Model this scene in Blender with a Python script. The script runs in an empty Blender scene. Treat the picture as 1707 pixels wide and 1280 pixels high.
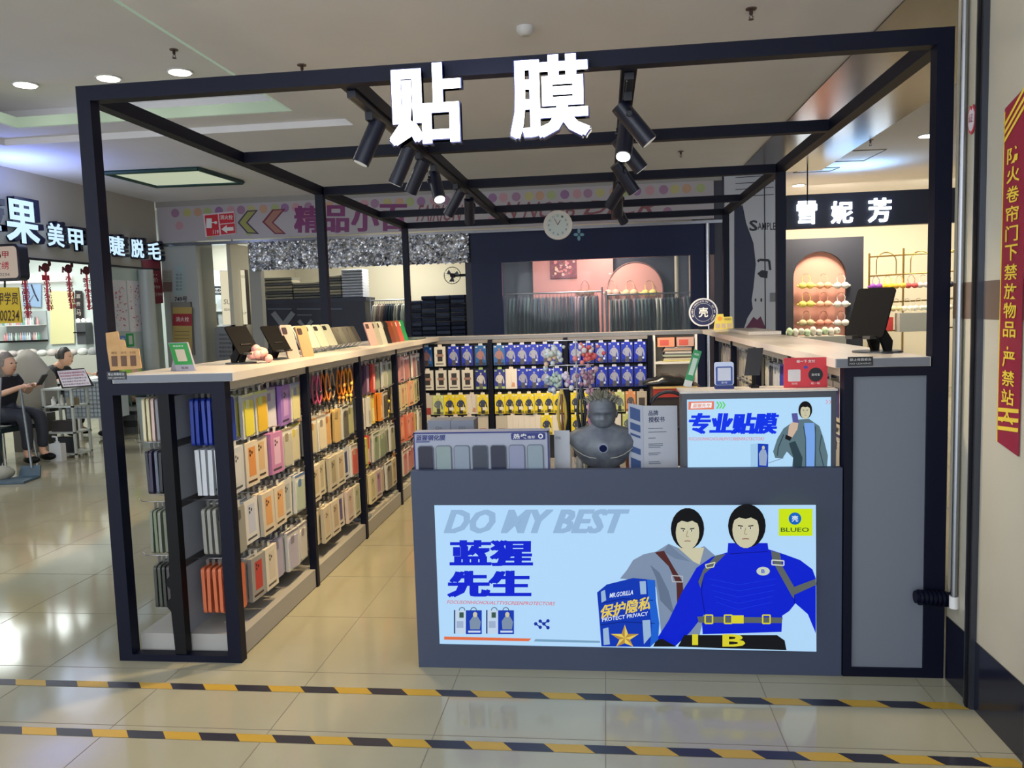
import bpy, math, random
from mathutils import Vector, Matrix, Euler
R = math.radians
rnd = random.Random(7)
scene = bpy.context.scene
COL = scene.collection

# ---------------------------------------------------------------- camera, world, exposure
FPX = 1336.27
CAM = Vector((2.1369, -3.1573, 1.4669))
_yaw, _pitch, _roll = 0.1177217, -0.0903051, -0.0310773
_f = Vector((-math.sin(_yaw)*math.cos(_pitch), math.cos(_yaw)*math.cos(_pitch), math.sin(_pitch)))
_r = Vector((math.cos(_yaw), math.sin(_yaw), 0)); _u = _r.cross(_f)
CR = math.cos(_roll)*_r + math.sin(_roll)*_u
CU = -math.sin(_roll)*_r + math.cos(_roll)*_u
cd = bpy.data.cameras.new('camera'); cd.sensor_width = 36; cd.lens = FPX/1707*36; cd.clip_start = .05; cd.clip_end = 100
cam = bpy.data.objects.new('camera', cd); COL.objects.link(cam); scene.camera = cam
cam.matrix_world = Matrix(((CR.x, CU.x, -_f.x, CAM.x), (CR.y, CU.y, -_f.y, CAM.y), (CR.z, CU.z, -_f.z, CAM.z), (0, 0, 0, 1)))
def at(px, py, ax, v):      # survey helper: the point of the plane ax = v seen at a pixel
    d = _f + CR*((px-853.5)/FPX) - CU*((py-640)/FPX); a = 'xyz'.index(ax)
    return CAM + d*((v-CAM[a])/d[a])

wd = bpy.data.worlds.new('world'); scene.world = wd; wd.use_nodes = True
wd.node_tree.nodes['Background'].inputs[0].default_value = (.80, .88, 1.0, 1)
wd.node_tree.nodes['Background'].inputs[1].default_value = 2.15
scene.view_settings.view_transform = 'Standard'; scene.view_settings.look = 'None'
scene.view_settings.exposure = 0.45; scene.view_settings.gamma = 1.0
try: scene.view_settings.use_curve_mapping = False
except Exception: pass
scene.cycles.max_bounces = 7; scene.cycles.diffuse_bounces = 3; scene.cycles.glossy_bounces = 3
scene.cycles.sample_clamp_indirect = 4; scene.cycles.use_denoising = True
H = 3.2     # ceiling height
def light(name, kind, loc, power, col=(1, 1, 1), target=None, size=.1, angle=60, blend=.5, parent=None):
    ld = bpy.data.lights.new(name, kind); ld.energy = power; ld.color = col
    if kind == 'SPOT': ld.spot_size = R(angle); ld.spot_blend = blend; ld.shadow_soft_size = size
    elif kind == 'AREA': ld.shape = 'DISK'; ld.size = size
    else: ld.shadow_soft_size = size
    o = bpy.data.objects.new(name, ld); COL.objects.link(o); o.location = loc
    if target is not None: o.rotation_euler = (Vector(target)-Vector(loc)).to_track_quat('-Z', 'Y').to_euler()
    if parent is not None: o.parent = parent; o.location = Vector(loc)-parent.location
    return o
DOWN = (0, 0, -1)
# mall downlights (the ones in view get a fitting further down; the rest hang behind the camera)
DL = [(-2.72, 3.35, 3.5), (-1.95, 3.33, 3.5), (-1.3, 3.3, 3.5), (5.593, 6.05, H), (5.02, 9.34, H),
      (-2.0, .2, 3.5), (-3.3, .2, 3.5), (.8, -2.2, H), (3.0, -4.2, H), (-1.6, -3.6, H), (-5.6, 6.6, 2.95), (-5.6, 4.4, 2.95), (1.8, -6.0, H)]
for i, p in enumerate(DL):
    light('downlight_lamp', 'AREA', (p[0], p[1], p[2]-.03), 7 if i < 10 else 18, (1, .98, .95), target=(p[0], p[1], 0), size=.14)

light('ceiling_fill_light', 'AREA', (.5, -6.2, 2.1), 42, (.90, .94, 1), target=(1.0, -2.5, 4.4), size=2.2)  # unseen uplight added behind the camera to brighten the ceiling
light('ceiling_fill_light', 'AREA', (-4.5, -4.5, 2.1), 30, (.90, .95, 1), target=(-2.5, -1.0, 4.4), size=1.6)  # second unseen uplight, added for the ceiling further left
# ---------------------------------------------------------------- materials
def lin(c):
    c = c/255
    return c/12.92 if c <= .04045 else ((c+.055)/1.055)**2.4
_mc = {}
def C(r, g, b, rough=.5, metal=0, em=0, alpha=1, coat=0):
    k = (r, g, b, rough, metal, em, alpha, coat)
    if k in _mc: return _mc[k]
    m = bpy.data.materials.new('paint'); m.use_nodes = True
    p = m.node_tree.nodes['Principled BSDF']; c = (lin(r), lin(g), lin(b), 1)
    p.inputs['Base Color'].default_value = c; p.inputs['Roughness'].default_value = rough; p.inputs['Metallic'].default_value = metal
    if em: em *= .74
    if em: p.inputs['Emission Color'].default_value = c; p.inputs['Emission Strength'].default_value = em
    if em: p.inputs['Base Color'].default_value = (c[0]*.08, c[1]*.08, c[2]*.08, 1); p.inputs['Specular IOR Level'].default_value = .08
    if alpha < 1: p.inputs['Alpha'].default_value = alpha
    if coat: p.inputs['Coat Weight'].default_value = coat; p.inputs['Coat Roughness'].default_value = .1
    _mc[k] = m; return m
def noisy(name, c0, c1, scale, rough, metal=0, bump=0, stretch=(1, 1, 1), detail=4, wave=False, lo=.35, hi=.65):
    m = bpy.data.materials.new(name); m.use_nodes = True; nt = m.node_tree; n = nt.nodes; L = nt.links
    p = n['Principled BSDF']; p.inputs['Roughness'].default_value = rough; p.inputs['Metallic'].default_value = metal
    tc = n.new('ShaderNodeTexCoord'); mp = n.new('ShaderNodeMapping'); mp.inputs['Scale'].default_value = stretch
    L.new(tc.outputs['Object'], mp.inputs[0])
    if wave:
        t = n.new('ShaderNodeTexWave'); t.inputs['Scale'].default_value = scale; t.inputs['Distortion'].default_value = 6; t.inputs['Detail'].default_value = detail; out = t.outputs['Fac']
    else:
        t = n.new('ShaderNodeTexNoise'); t.inputs['Scale'].default_value = scale; t.inputs['Detail'].default_value = detail; out = t.outputs['Fac']
    L.new(mp.outputs[0], t.inputs['Vector'])
    cr = n.new('ShaderNodeValToRGB'); cr.color_ramp.elements[0].position = lo; cr.color_ramp.elements[1].position = hi
    cr.color_ramp.elements[0].color = (*[lin(x) for x in c0], 1); cr.color_ramp.elements[1].color = (*[lin(x) for x in c1], 1)
    L.new(out, cr.inputs[0]); L.new(cr.outputs[0], p.inputs['Base Color'])
    if bump:
        b = n.new('ShaderNodeBump'); b.inputs['Strength'].default_value = bump; b.inputs['Distance'].default_value = .02
        L.new(out, b.inputs['Height']); L.new(b.outputs[0], p.inputs['Normal'])
    return m
M_TILE = noisy('polished_tile', (156, 152, 128), (166, 162, 138), 1.3, .09)
M_CEIL = noisy('ceiling_paint', (232, 230, 232), (236, 234, 236), 1.5, .9)
M_MARBLE = noisy('brown_marble', (40, 34, 32), (92, 76, 64), 2.6, .22, wave=False, stretch=(1, .5, 1), detail=8)
M_CREAM = noisy('cream_marble', (176, 168, 148), (188, 182, 162), 1.1, .18, detail=6)
M_FOIL = noisy('silver_foil', (170, 172, 178), (250, 250, 252), 16, .25, metal=1, bump=.6, detail=6)
M_LAM = noisy('worktop_laminate', (196, 190, 182), (206, 200, 192), 5, .28, stretch=(6, .6, 1))
M_KRAFT = noisy('kraft_board', (176, 136, 88), (190, 150, 100), 20, .8)
M_STATUE = noisy('cast_grey', (80, 86, 98), (112, 118, 124), 14, .5, metal=.25)
M_HAIR = noisy('dark_hair', (22, 20, 20), (44, 38, 36), 60, .45, stretch=(4, 4, .4))
M_GREYHAIR = noisy('ash_hair', (96, 90, 84), (140, 132, 122), 60, .5, stretch=(4, 4, .4))
M_SKIN = noisy('skin', (205, 160, 132), (212, 168, 140), 8, .5)
NAVY = C(5, 9, 30, .5); NAVY.node_tree.nodes['Principled BSDF'].inputs['Specular IOR Level'].default_value = .2; BLACK = C(12, 12, 15, .5); SATIN = C(12, 15, 28, .4); BLACK.node_tree.nodes['Principled BSDF'].inputs['Specular IOR Level'].default_value = .2
CHROME = C(190, 190, 195, .2, 1); STEEL = C(150, 152, 155, .35, 1); WHITE = C(225, 225, 222, .5); SLATE = C(56, 66, 88, .6)
GREYP = C(108, 115, 126, .55); CREAM = C(205, 195, 175, .6); BLUE = C(20, 45, 170, .45); RED = C(185, 35, 40, .5)

# ---------------------------------------------------------------- mesh builder
_tc = {}
def text_mesh(body, off, shear, ex):
    k = (body, off, shear, ex)
    if k not in _tc:
        c = bpy.data.curves.new('t', 'FONT'); c.body = body; c.offset = off; c.shear = shear; c.resolution_u = 2; c.extrude = ex
        o = bpy.data.objects.new('t', c); COL.objects.link(o)
        m = bpy.data.meshes.new_from_object(o.evaluated_get(bpy.context.evaluated_depsgraph_get()))
        v = [tuple(x.co) for x in m.vertices]; f = [tuple(p.vertices) for p in m.polygons]
        bpy.data.objects.remove(o); bpy.data.curves.remove(c); bpy.data.meshes.remove(m)
        _tc[k] = (v, f)
    return _tc[k]
class MB:
    def __init__(s): s.v = []; s.f = []; s.mi = []; s.m = []; s.sm = []; s.M = Matrix.Identity(4)
    def add(s, vs, fs, m, smooth=False):
        n = len(s.v); s.v += [s.M @ Vector(a) for a in vs]
        if m not in s.m: s.m.append(m)
        i = s.m.index(m)
        for f in fs: s.f.append([a+n for a in f]); s.mi.append(i); s.sm.append(smooth)
        return s
    def box(s, x0, y0, z0, x1, y1, z1, m):
        return s.add([(x, y, z) for x in (x0, x1) for y in (y0, y1) for z in (z0, z1)],
              [(0, 1, 3, 2), (4, 6, 7, 5), (0, 4, 5, 1), (2, 3, 7, 6), (0, 2, 6, 4), (1, 5, 7, 3)], m)
    def poly(s, pts, m): return s.add(pts, [tuple(range(len(pts)))], m)
    def prism(s, pts, d, m):      # pts 3D planar loop, d = extrusion vector
        n = len(pts); d = Vector(d)
        return s.add(list(pts)+[tuple(Vector(p)+d) for p in pts], [tuple(range(n))[::-1], tuple(range(n, 2*n))]+[(i, (i+1) % n, n+(i+1) % n, n+i) for i in range(n)], m)
    def rings(s, rs, m, cap=True, smooth=True):
        n = len(rs[0]); v = [p for r in rs for p in r]; f = []
        for a in range(len(rs)-1):
            for i in range(n): f.append((a*n+i, a*n+(i+1) % n, (a+1)*n+(i+1) % n, (a+1)*n+i))
        s.add(v, f, m, smooth)
        if cap: s.add(list(rs[0]), [tuple(range(n))[::-1]], m); s.add(list(rs[-1]), [tuple(range(n))], m)
        return s
    def tube(s, pts, r, m, n=6, r1=None):
        pts = [Vector(p) for p in pts]; rs = []
        for i, p in enumerate(pts):
            d = (pts[min(i+1, len(pts)-1)]-pts[max(i-1, 0)]).normalized()
            a = d.cross(Vector((0, 0, 1)) if abs(d.z) < .9 else Vector((1, 0, 0))).normalized(); b = d.cross(a)
            q = r if r1 is None else r+(r1-r)*i/(len(pts)-1)
            rs.append([p+q*(math.cos(2*math.pi*j/n)*a+math.sin(2*math.pi*j/n)*b) for j in range(n)])
        return s.rings(rs, m)
    def lathe(s, x, y, prof, m, n=20, sx=1, sy=1):
        return s.rings([[(x+sx*r*math.cos(2*math.pi*j/n), y+sy*r*math.sin(2*math.pi*j/n), z) for j in range(n)] for r, z in prof], m)
    def ball(s, c, rx, ry, rz, m, n=14, k=9):
        rs = []
        for i in range(k+1):
            t = -math.pi/2+math.pi*i/k; q = max(.02, math.cos(t))
            rs.append([(c[0]+rx*q*math.cos(2*math.pi*j/n), c[1]+ry*q*math.sin(2*math.pi*j/n), c[2]+rz*math.sin(t)) for j in range(n)])
        return s.rings(rs, m)
    def text(s, body, o, u, v, m, off=0, shear=0, depth=0):   # fits the text's box onto o, o+u, o+v; normal u x v
        if off > .014:      # a heavy face: thin strokes overlaid with small shifts
            q = (off-.010)*.6/max(1, len(body)); h = min((off-.010)*.55, .024); o = Vector(o); U = Vector(u); V = Vector(v); d = min(q, .12); nn = U.cross(V).normalized()
            for i, (a, b) in enumerate(((0, 0), (2, 0), (0, 2), (2, 2), (1, 1))): s.text(body, o+U*a*d+V*b*h*.7+nn*i*.00003, U*(1-2*d), V*(1-1.4*h), m, .010, shear, depth)
            return s
        vs, fs = text_mesh(body, off, shear, .5 if depth else 0)
        if not vs: return s
        x0 = min(a[0] for a in vs); x1 = max(a[0] for a in vs); y0 = min(a[1] for a in vs); y1 = max(a[1] for a in vs)
        o = Vector(o); u = Vector(u); v = Vector(v); n = u.cross(v).normalized()*depth
        return s.add([tuple(o+u*((a[0]-x0)/(x1-x0))+v*((a[1]-y0)/(y1-y0))+n*(a[2]+.5)) for a in vs], fs, m)
    def build(s, name, parent=None, own=True):
        off = Vector((0, 0, 0))
        if parent is not None:
            q = parent
            while q is not None: off += q.location; q = q.parent
        elif own and s.v:
            xs = [p[0] for p in s.v]; ys = [p[1] for p in s.v]; zs = [p[2] for p in s.v]
            off = Vector(((min(xs)+max(xs))/2, (min(ys)+max(ys))/2, min(zs)))
        me = bpy.data.meshes.new(name); me.from_pydata([tuple(Vector(p)-off) for p in s.v], [], s.f)
        for m in s.m: me.materials.append(m)
        me.polygons.foreach_set('material_index', s.mi); me.polygons.foreach_set('use_smooth', s.sm); me.update()
        o = bpy.data.objects.new(name, me); COL.objects.link(o)
        if parent is not None: o.parent = parent
        else: o.location = off
        return o
def tag(o, label, cat, group=None, kind=None):
    o['label'] = label; o['category'] = cat
    if group: o['group'] = group
    if kind: o['kind'] = kind
    return o
def thing(name, label, cat, loc=(0, 0, 0), group=None):
    o = bpy.data.objects.new(name, None); COL.objects.link(o); o.location = loc; o.empty_display_size = .1
    return tag(o, label, cat, group)
def structure(o): o['kind'] = 'structure'; return o
def copy_tree(o, parent=None):
    c = o.copy(); COL.objects.link(c); c.parent = parent
    for ch in list(o.children):
        if ch.type != 'LIGHT': copy_tree(ch, c)
    return c
def rr(cx, cz, w, h, r, y, n=4):    # rounded rectangle loop in the xz plane
    p = []
    for (sx, sz, a0) in ((1, -1, -90), (1, 1, 0), (-1, 1, 90), (-1, -1, 180)):
        for i in range(n+1):
            a = R(a0+90*i/n); p.append((cx+sx*(w/2-r)+r*math.cos(a), y, cz+sz*(h/2-r)+r*math.sin(a)))
    return p
def disc(cx, cz, r, y, n=24, rz=None): return [(cx+r*math.cos(2*math.pi*i/n), y, cz+(rz or r)*math.sin(2*math.pi*i/n)) for i in range(n)]
def yz(pts): return [(p[1], p[0], p[2]) for p in pts]
ORD = ['first', 'second', 'third', 'fourth', 'fifth', 'sixth', 'seventh', 'eighth', 'ninth', 'tenth', 'eleventh', 'twelfth', 'thirteenth', 'fourteenth', 'fifteenth', 'sixteenth', 'seventeenth', 'eighteenth', 'nineteenth', 'twentieth', 'twenty-first', 'twenty-second', 'twenty-third', 'twenty-fourth', 'twenty-fifth', 'twenty-sixth', 'twenty-seventh']


# ---------------------------------------------------------------- the setting
f = MB(); f.box(-16, -9, -.06, 13, 16, 0, M_TILE); floor = structure(f.build('floor', own=False))
g = MB(); GR = C(118, 110, 96, .7)
for i in range(-26, 18):
    x = .317+.5975*i; g.box(x-.0015, -9, 0, x+.0015, 16, .0006, GR)
for y in [-.07+.6*i for i in range(0, 27)]+[-.53-.6*i for i in range(0, 14)]: g.box(-16, y-.0015, 0, 13, y+.0015, .0006, GR)
g.build('tile_joints', floor)
for nm, y0, wh in (('rear', -.247, 'just in front of the booth'), ('front', -.613, 'nearest the camera')):
    t = MB(); x = -6.0+(.02 if nm == 'rear' else .06); Y1 = C(184, 148, 52, .45); K1 = C(40, 40, 52, .4)
    while x < 3.36:
        x2 = min(x+.14, 3.4); t.poly([(x+.04, y0, .0012), (min(x2+.04, 3.405), y0, .0012), (x2, y0+.05, .0012), (x, y0+.05, .0012)], K1)
        x3 = min(x+.275, 3.405); t.poly([(min(x2+.04, 3.404), y0, .0012), (min(x3+.04, 3.405), y0, .0012), (x3, y0+.05, .0012), (x2, y0+.05, .0012)], Y1); x += .275
    tag(t.build('hazard_tape'), 'yellow and black striped floor tape, the line '+wh, 'floor tape')
# ceiling with the stepped coffer
cx0, cx1, cy0, cy1 = -3.55, -.1, -1.6, 4.11
c = MB()
for b in ((-16, -9, cx0, 16), (cx1, -9, 13, 16), (cx0, -9, cx1, cy0), (cx0, cy1, cx1, 16)): c.box(b[0], b[1], H, b[2], b[3], H+.4, M_CEIL)
ceil = structure(c.build('ceiling', own=False))
c = MB()
w = .42
for b in ((cx0, cy0, cx0+w, cy1), (cx1-w, cy0, cx1, cy1), (cx0+w, cy1-w+.05, cx1-w, cy1), (cx0+w, cy0, cx1-w, cy0+w)): c.box(b[0], b[1], H+.06, b[2], b[3], H+.09, M_CEIL)
c.build('coffer_ledge', ceil)
c = MB(); COVE = C(200, 222, 196, .8, em=.42)
for b in ((cx0+w, cy0+w, cx0+w+.03, cy1-w+.05), (cx1-w-.03, cy0+w, cx1-w, cy1-w+.05), (cx0+w, cy1-w+.02, cx1-w, cy1-w+.05)): c.box(b[0], b[1], H+.06, b[2], b[3], H+.15, COVE)
c.build('cove_light', ceil)
c = MB(); c.box(cx0, cy0, 3.52, cx1, cy1, 3.55, M_CEIL)
c.build('coffer_top', ceil)
c = MB()       # dark marble strip in the ceiling by the right wall
c.box(3.9, -2, H-.012, 5.0, 8.0, H-.002, M_MARBLE); structure(c.build('trim_1'))
c = MB()
for q in ([(1362, 270), (1440, 268), (1478, 249), (1400, 252)], [(1322, 288), (1384, 285), (1400, 279), (1340, 281)]):
    P = [at(a, b, 'z', H-.004) for a, b in q]
    for i in range(4): c.tube([P[i], P[(i+1) % 4]], .006, C(120, 112, 102), 4)
structure(c.build('trim_2'))
# glowing ceiling panel by the left shops
P = [at(a, b, 'z', H-.02) for a, b in ((175, 288), (260, 310), (405, 304), (330, 281))]
pn = thing('ceiling_light_panel', 'square lit ceiling panel in a dark green frame near the nail shop', 'ceiling light', (sum(p.x for p in P)/4, sum(p.y for p in P)/4, H-.03))
c = MB(); c.prism([tuple(p) for p in P], (0, 0, .02), C(222, 232, 200, .5, em=.62)); c.build('diffuser', pn)
c = MB()
for i in range(4): c.tube([P[i], P[(i+1) % 4]], .028, C(30, 66, 60, .3), 4)
c.build('panel_frame', pn)
light('blue_glow', 'AREA', (-3.9, 4.6, 2.75), 8, (.2, .3, 1), target=(-3.6, 4.5, 4), size=.5)

# right hand shutter wall: cream marble panels, metal guide rails, dark baseboard
XR = 3.42
c = MB()
for y0, y1 in ((-.2, -.0), (-.62, -.24), (-3.4, -.66)): c.box(XR, y0, .25, XR+.5, y1, H, M_CREAM)
structure(c.build('wall_right'))
c = MB(); c.box(XR-.001, -3.4, 1.39, XR+.02, -.001, 1.52, C(110, 92, 78, .3)); structure(c.build('trim_3'))
c = MB(); c.box(XR-.004, -3.4, 0, XR+.5, .0, .25, C(24, 26, 40, .15)); structure(c.build('baseboard_right'))
for y in (-.22, -.64):
    c = MB(); c.box(XR-.02, y-.025, 0, XR+.03, y+.025, H, C(70, 74, 84, .3, .7)); c.box(XR-.024, y-.012, 0, XR-.018, y+.006, H, BLACK)
    tag(c.build('shutter_rail'), 'vertical metal shutter guide rail on the cream wall, '+('the one nearest the booth' if y > -.5 else 'the one at the right edge'), 'guide rail')
pi = thing('wall_pipe', 'slim silver pipe running down beside the right booth post', 'pipe', (XR-.012, -.095, .32))
c = MB(); c.tube([(XR-.014, -.09, .34), (XR-.014, -.09, H)], .012, STEEL, 10); c.build('tube', pi)
c = MB(); c.tube([(XR-.014, -.09, .315), (XR-.014, -.09, .36)], .017, WHITE, 8); c.build('tape_wrap', pi)
c = MB()
for i in range(7): c.tube([(3.30+.016*i, -.035, .335-.001*i), (3.308+.016*i, -.035, .335-.001*i)], .03, NAVY, 12)
c.tube([(3.29, -.03, .335), (3.42, -.03, .33)], .024, NAVY, 12)
tag(c.build('hose_elbow'), 'short ribbed black hose sticking out in front of the right post', 'hose')
# signs on the right wall
def wallpt(y, z, d=.003): return (XR-d, y, z)
sg = thing('warning_banner', 'tall dark red vertical banner with yellow warning characters on the right wall', 'banner', (XR-.003, -.46, .99))
c = MB(); c.prism([wallpt(-.372, .99), wallpt(-.51, .965), wallpt(-.51, 2.10), wallpt(-.372, 2.06)], (-.003, 0, 0), C(140, 28, 50, .4)); c.build('cloth', sg)
c = MB(); YL = C(226, 196, 60, .5)
for (a, b) in ((2.00, 2.10), (1.975, 2.07), (1.95, 2.045), (1.09, 1.105), (1.06, 1.075), (1.03, 1.045)):
    y0, y1 = -.374, -.509
    c.poly([wallpt(y0, a, .0075), wallpt(y1, b-.004, .0075), wallpt(y1, b+.009, .0075), wallpt(y0, a+.013, .0075)], YL)
c.box(XR-.0075, -.376, .99, XR-.0065, -.372, 2.05, YL)
c.build('stripe', sg)
c = MB(); z = 1.93
for ch in '防火卷帘门下禁放物品·严禁站人':
    if ch == '·': c.text('·', wallpt(-.425, z-.03, .008), (0, -.012, 0), (0, 0, .012), YL); z -= .035; continue
    c.text(ch, wallpt(-.399, z-.05, .008), (0, -.08, 0), (0, 0, .05), YL, off=.02); z -= .0605
c.build('lettering', sg)
c = MB(); sh = [(-.0, .075), (-.02, .1), (-.035, .088), (-.05, .1), (-.07, .075), (-.068, .03), (-.055, .01), (-.035, 0), (-.015, .01), (-.002, .03)]
c.prism([wallpt(-.105+a*.8, 2.03+b, .002) for a, b in sh], (-.003, 0, 0), C(190, 45, 60, .4))
c.prism([wallpt(-.11+a*.65, 2.04+b*.8, .005) for a, b in sh], (-.001, 0, 0), C(205, 200, 205, .4))
c.text('认证', wallpt(-.117, 2.07, .008), (0, -.03, 0), (0, 0, .03), C(150, 30, 45), off=.01)
tag(c.build('badge_sticker'), 'small red and silver shield shaped sticker high on the right wall', 'sticker')
# ---------------------------------------------------------------- booth frame
W, D, T, FH = 3.41, 5.37, .06, 2.44
fr = thing('booth_frame', 'open black square-tube frame that outlines the whole phone film booth', 'kiosk frame', (W/2, 0, 0))
YS = [0, 1.42, 2.76, 4.28, 5.31]
for x in (0, W-T):
    for y in (0, 2.73, 5.31): c = MB(); c.box(x, y, 0 if y < 5 else 0, x+T, y+T, FH, NAVY); c.build('post', fr)
    c = MB(); c.box(x, T, FH-T, x+T, 5.31, FH, NAVY); c.build('side_beam', fr)
for y in YS:
    c = MB(); c.box(T, y, FH-T, W-T, y+T, FH, NAVY); c.build('cross_beam', fr)
for x in (1.13, 2.25):
    c = MB(); c.box(x-.03, T, FH-T+.002, x+.03, 5.31, FH-.002, NAVY); c.build('long_beam', fr)
for x, nm in ((1.13, 'left'), (2.25, 'right')):
    c = MB(); c.box(x-.018, .1, FH-T-.026, x+.018, 4.6, FH-T, SATIN); c.box(x-.012, .12, FH-T-.028, x-.008, 4.58, FH-T-.026, STEEL)
    tag(c.build('light_track'), 'long black lighting track under the booth roof, the %s of the two' % nm, 'light track')
def spotlight(x, y, d, lit, label, power, angle=88, drop=.085):
    d = Vector(d).normalized(); z0 = FH-T-.026
    t = thing('track_spotlight', label, 'spotlight', (x, y, z0-.05), 'spotlights on the two tracks')
    c = MB(); c.box(x-.016, y-.06, z0-.035, x+.016, y+.06, z0, SATIN); c.build('adapter_box', t)
    piv = Vector((x, y, z0-drop)); a = piv-d*.06; b = piv+d*.14; side = d.cross(Vector((0, 0, 1)))
    side = side.normalized() if side.length > .05 else Vector((1, 0, 0))
    c = MB(); c.tube([(x, y, z0-.03), (x, y, z0-.05), piv+side*.043+Vector((0, 0, .02)), piv+side*.043], .007, SATIN, 6); c.tube([piv+side*.036, piv+side*.05], .012, SATIN, 8); c.build('bracket', t)
    c = MB(); c.tube([a, b], .038, C(12, 18, 40, .4), 20)
    c.build('housing', t)
    c = MB(); c.tube([b+d*.0005, b+d*.003], .031, C(255, 250, 235, .4, em=14) if lit else C(120, 118, 112, .25, em=2.2), 18); c.build('lens', t)
    L = light('spot_lamp', 'SPOT', b+d*.012, power*.82, (1, .73, .40) if x < 2 else (1, .80, .55), target=b+d*2, size=.03, angle=angle, blend=.7, parent=t)
sp = [(1.13, .40, (-.42, -.12, -.9), 0), (1.13, .98, (-.45, .1, -.88), 0), (1.13, 1.32, (-.5, .3, -.8), 0), (1.13, 1.72, (.25, -.45, -.85), 1), (1.13, 2.45, (-.55, .25, -.8), 0), (1.13, 2.95, (-.1, .55, -.8), 1),
      (2.25, .34, (.62, .05, -.78), 0), (2.25, .66, (-.12, -.5, -.85), 1), (2.25, 1.0, (.6, .15, -.78), 0), (2.25, 1.75, (.55, .3, -.8), 0), (2.25, 2.5, (-.5, .6, -.7), 0), (2.25, 3.0, (0, .72, -.7), 0), (2.25, 3.5, (.45, .5, -.8), 0)]
PW = [95, 95, 95, 22, 95, 75, 75, 6, 60, 60, 60, 75, 55]
for i, (x, y, d, lit) in enumerate(sp):
    k = i if i < 6 else i-6
    spotlight(x, y, d, lit, 'black cylinder spotlight, %s from the front on the %s track' % (ORD[k], 'left' if i < 6 else 'right'), PW[i])
# glowing roof characters
SIGN = C(246, 249, 255, .4, em=6); SIDE = C(24, 32, 80, .3)
for ch, x0, x1, nm in (('贴', 1.318, 1.612, 'left'), ('膜', 1.79, 2.10, 'right')):
    t = thing('channel_letter', 'glowing white Chinese character on the front roof beam, the %s of the two' % nm, 'illuminated letter', ((x0+x1)/2, -.03, 2.13), 'roof sign characters')
    c = MB(); c.text(ch, (x0, -.012, 2.115), (x1-x0, 0, 0), (0, 0, .31), SIDE, off=.05, depth=.035); c.build('shell', t)
    c = MB(); c.text(ch, (x0+.005, -.049, 2.12), (x1-x0-.01, 0, 0), (0, 0, .30), SIGN, off=.044, depth=.003); c.build('face', t)
    for q in (-.07, .06): c = MB(); c.box((x0+x1)/2+q-.008, -.0122, 2.39, (x0+x1)/2+q+.008, 0, 2.425, BLACK); c.build('bracket', t)
light('sign_glow', 'AREA', (1.7, -.12, 2.27), 14, (.62, .7, 1), target=(1.7, -3, 1.4), size=.7)
light('sign_glow', 'POINT', (1.7, -.35, 2.25), 7, (.78, .84, 1), size=.2)

# ---------------------------------------------------------------- worktops
def worktop(name, x0, y0, x1, y1, label, hh=1.25):
    t = thing(name, label, 'countertop', ((x0+x1)/2, (y0+y1)/2, hh-.035))
    c = MB(); c.box(x0, y0, hh-.035, x1, y1, hh, M_LAM); c.build('slab', t)
    c = MB(); c.box(x0+.004, y0-.003, hh-.034, x1-.004, y0-.0005, hh-.002, C(110, 114, 122, .4)); c.build('edge_band', t)
    return t
wl = worktop('countertop', .065, .0, .60, 4.38, 'long pale countertop over the left racks, holding phone stands')
wr = worktop('countertop', 3.0, .0, 3.345, 4.38, 'long pale countertop along the right side of the booth')
wb = worktop('countertop', .605, 4.18, 2.995, 4.38, 'narrow pale countertop across the back of the booth')
c = MB(); c.box(3.12, 2.55, 1.252, 3.34, 3.5, 1.275, M_LAM); tag(c.build('loose_board'), 'loose pale board lying on the far end of the right countertop', 'board')

# ---------------------------------------------------------------- racks
PB = C(150, 156, 166, .5); PL = C(160, 158, 152, .5)
ROWS = [1.15, .93, .665, .40]
def hook_mb(x0, y, z, L, dx=1):
    c = MB(); c.tube([(x0, y, z), (x0+dx*L, y, z), (x0+dx*(L+.015), y, z+.014)], .0022, CHROME, 5); return c
rack = thing('display_rack', 'nearest slatted display rack on the left, phone cases facing the aisle', 'rack', (0, 0, 0), 'left display racks')
c = MB(); c.box(.065, .065, .005, .54, .985, .10, PL); c.build('plinth', rack)
c = MB(); c.box(.282, .07, .10, .292, .985, 1.205, PB)
for z in ROWS: c.box(.292, .07, z+.0, .297, .985, z+.03, C(60, 60, 64)); c.box(.277, .07, z, .282, .985, z+.03, C(60, 60, 64))
c.build('back_panel', rack)
c = MB(); c.box(.50, .07, 1.172, .545, .985, 1.213, C(212, 202, 184, .5)); c.build('header_strip', rack)
c = MB(); c.box(.51, .95, 0, .55, .985, 1.213, NAVY); c.build('upright', rack)
c = MB(); c.box(.27, .95, .1, .305, .985, 1.2, BLACK); c.build('upright', rack)
for y in (.2, .4, .6, .8): c = MB(); c.box(.498, y, 1.19, .512, y+.02, 1.213, BLACK); c.build('clip', rack)
for z in ROWS:
    for j in range(6): hook_mb(.297, .155+.142*j, z+.012, .235).build('hook', rack)
racks = [rack]
for k in range(1, 4):
    r2 = copy_tree(rack); r2.location.y = .925*k; r2['label'] = '%s display rack from the front on the left, hung with phone accessories' % ORD[k]; racks.append(r2)
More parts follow.
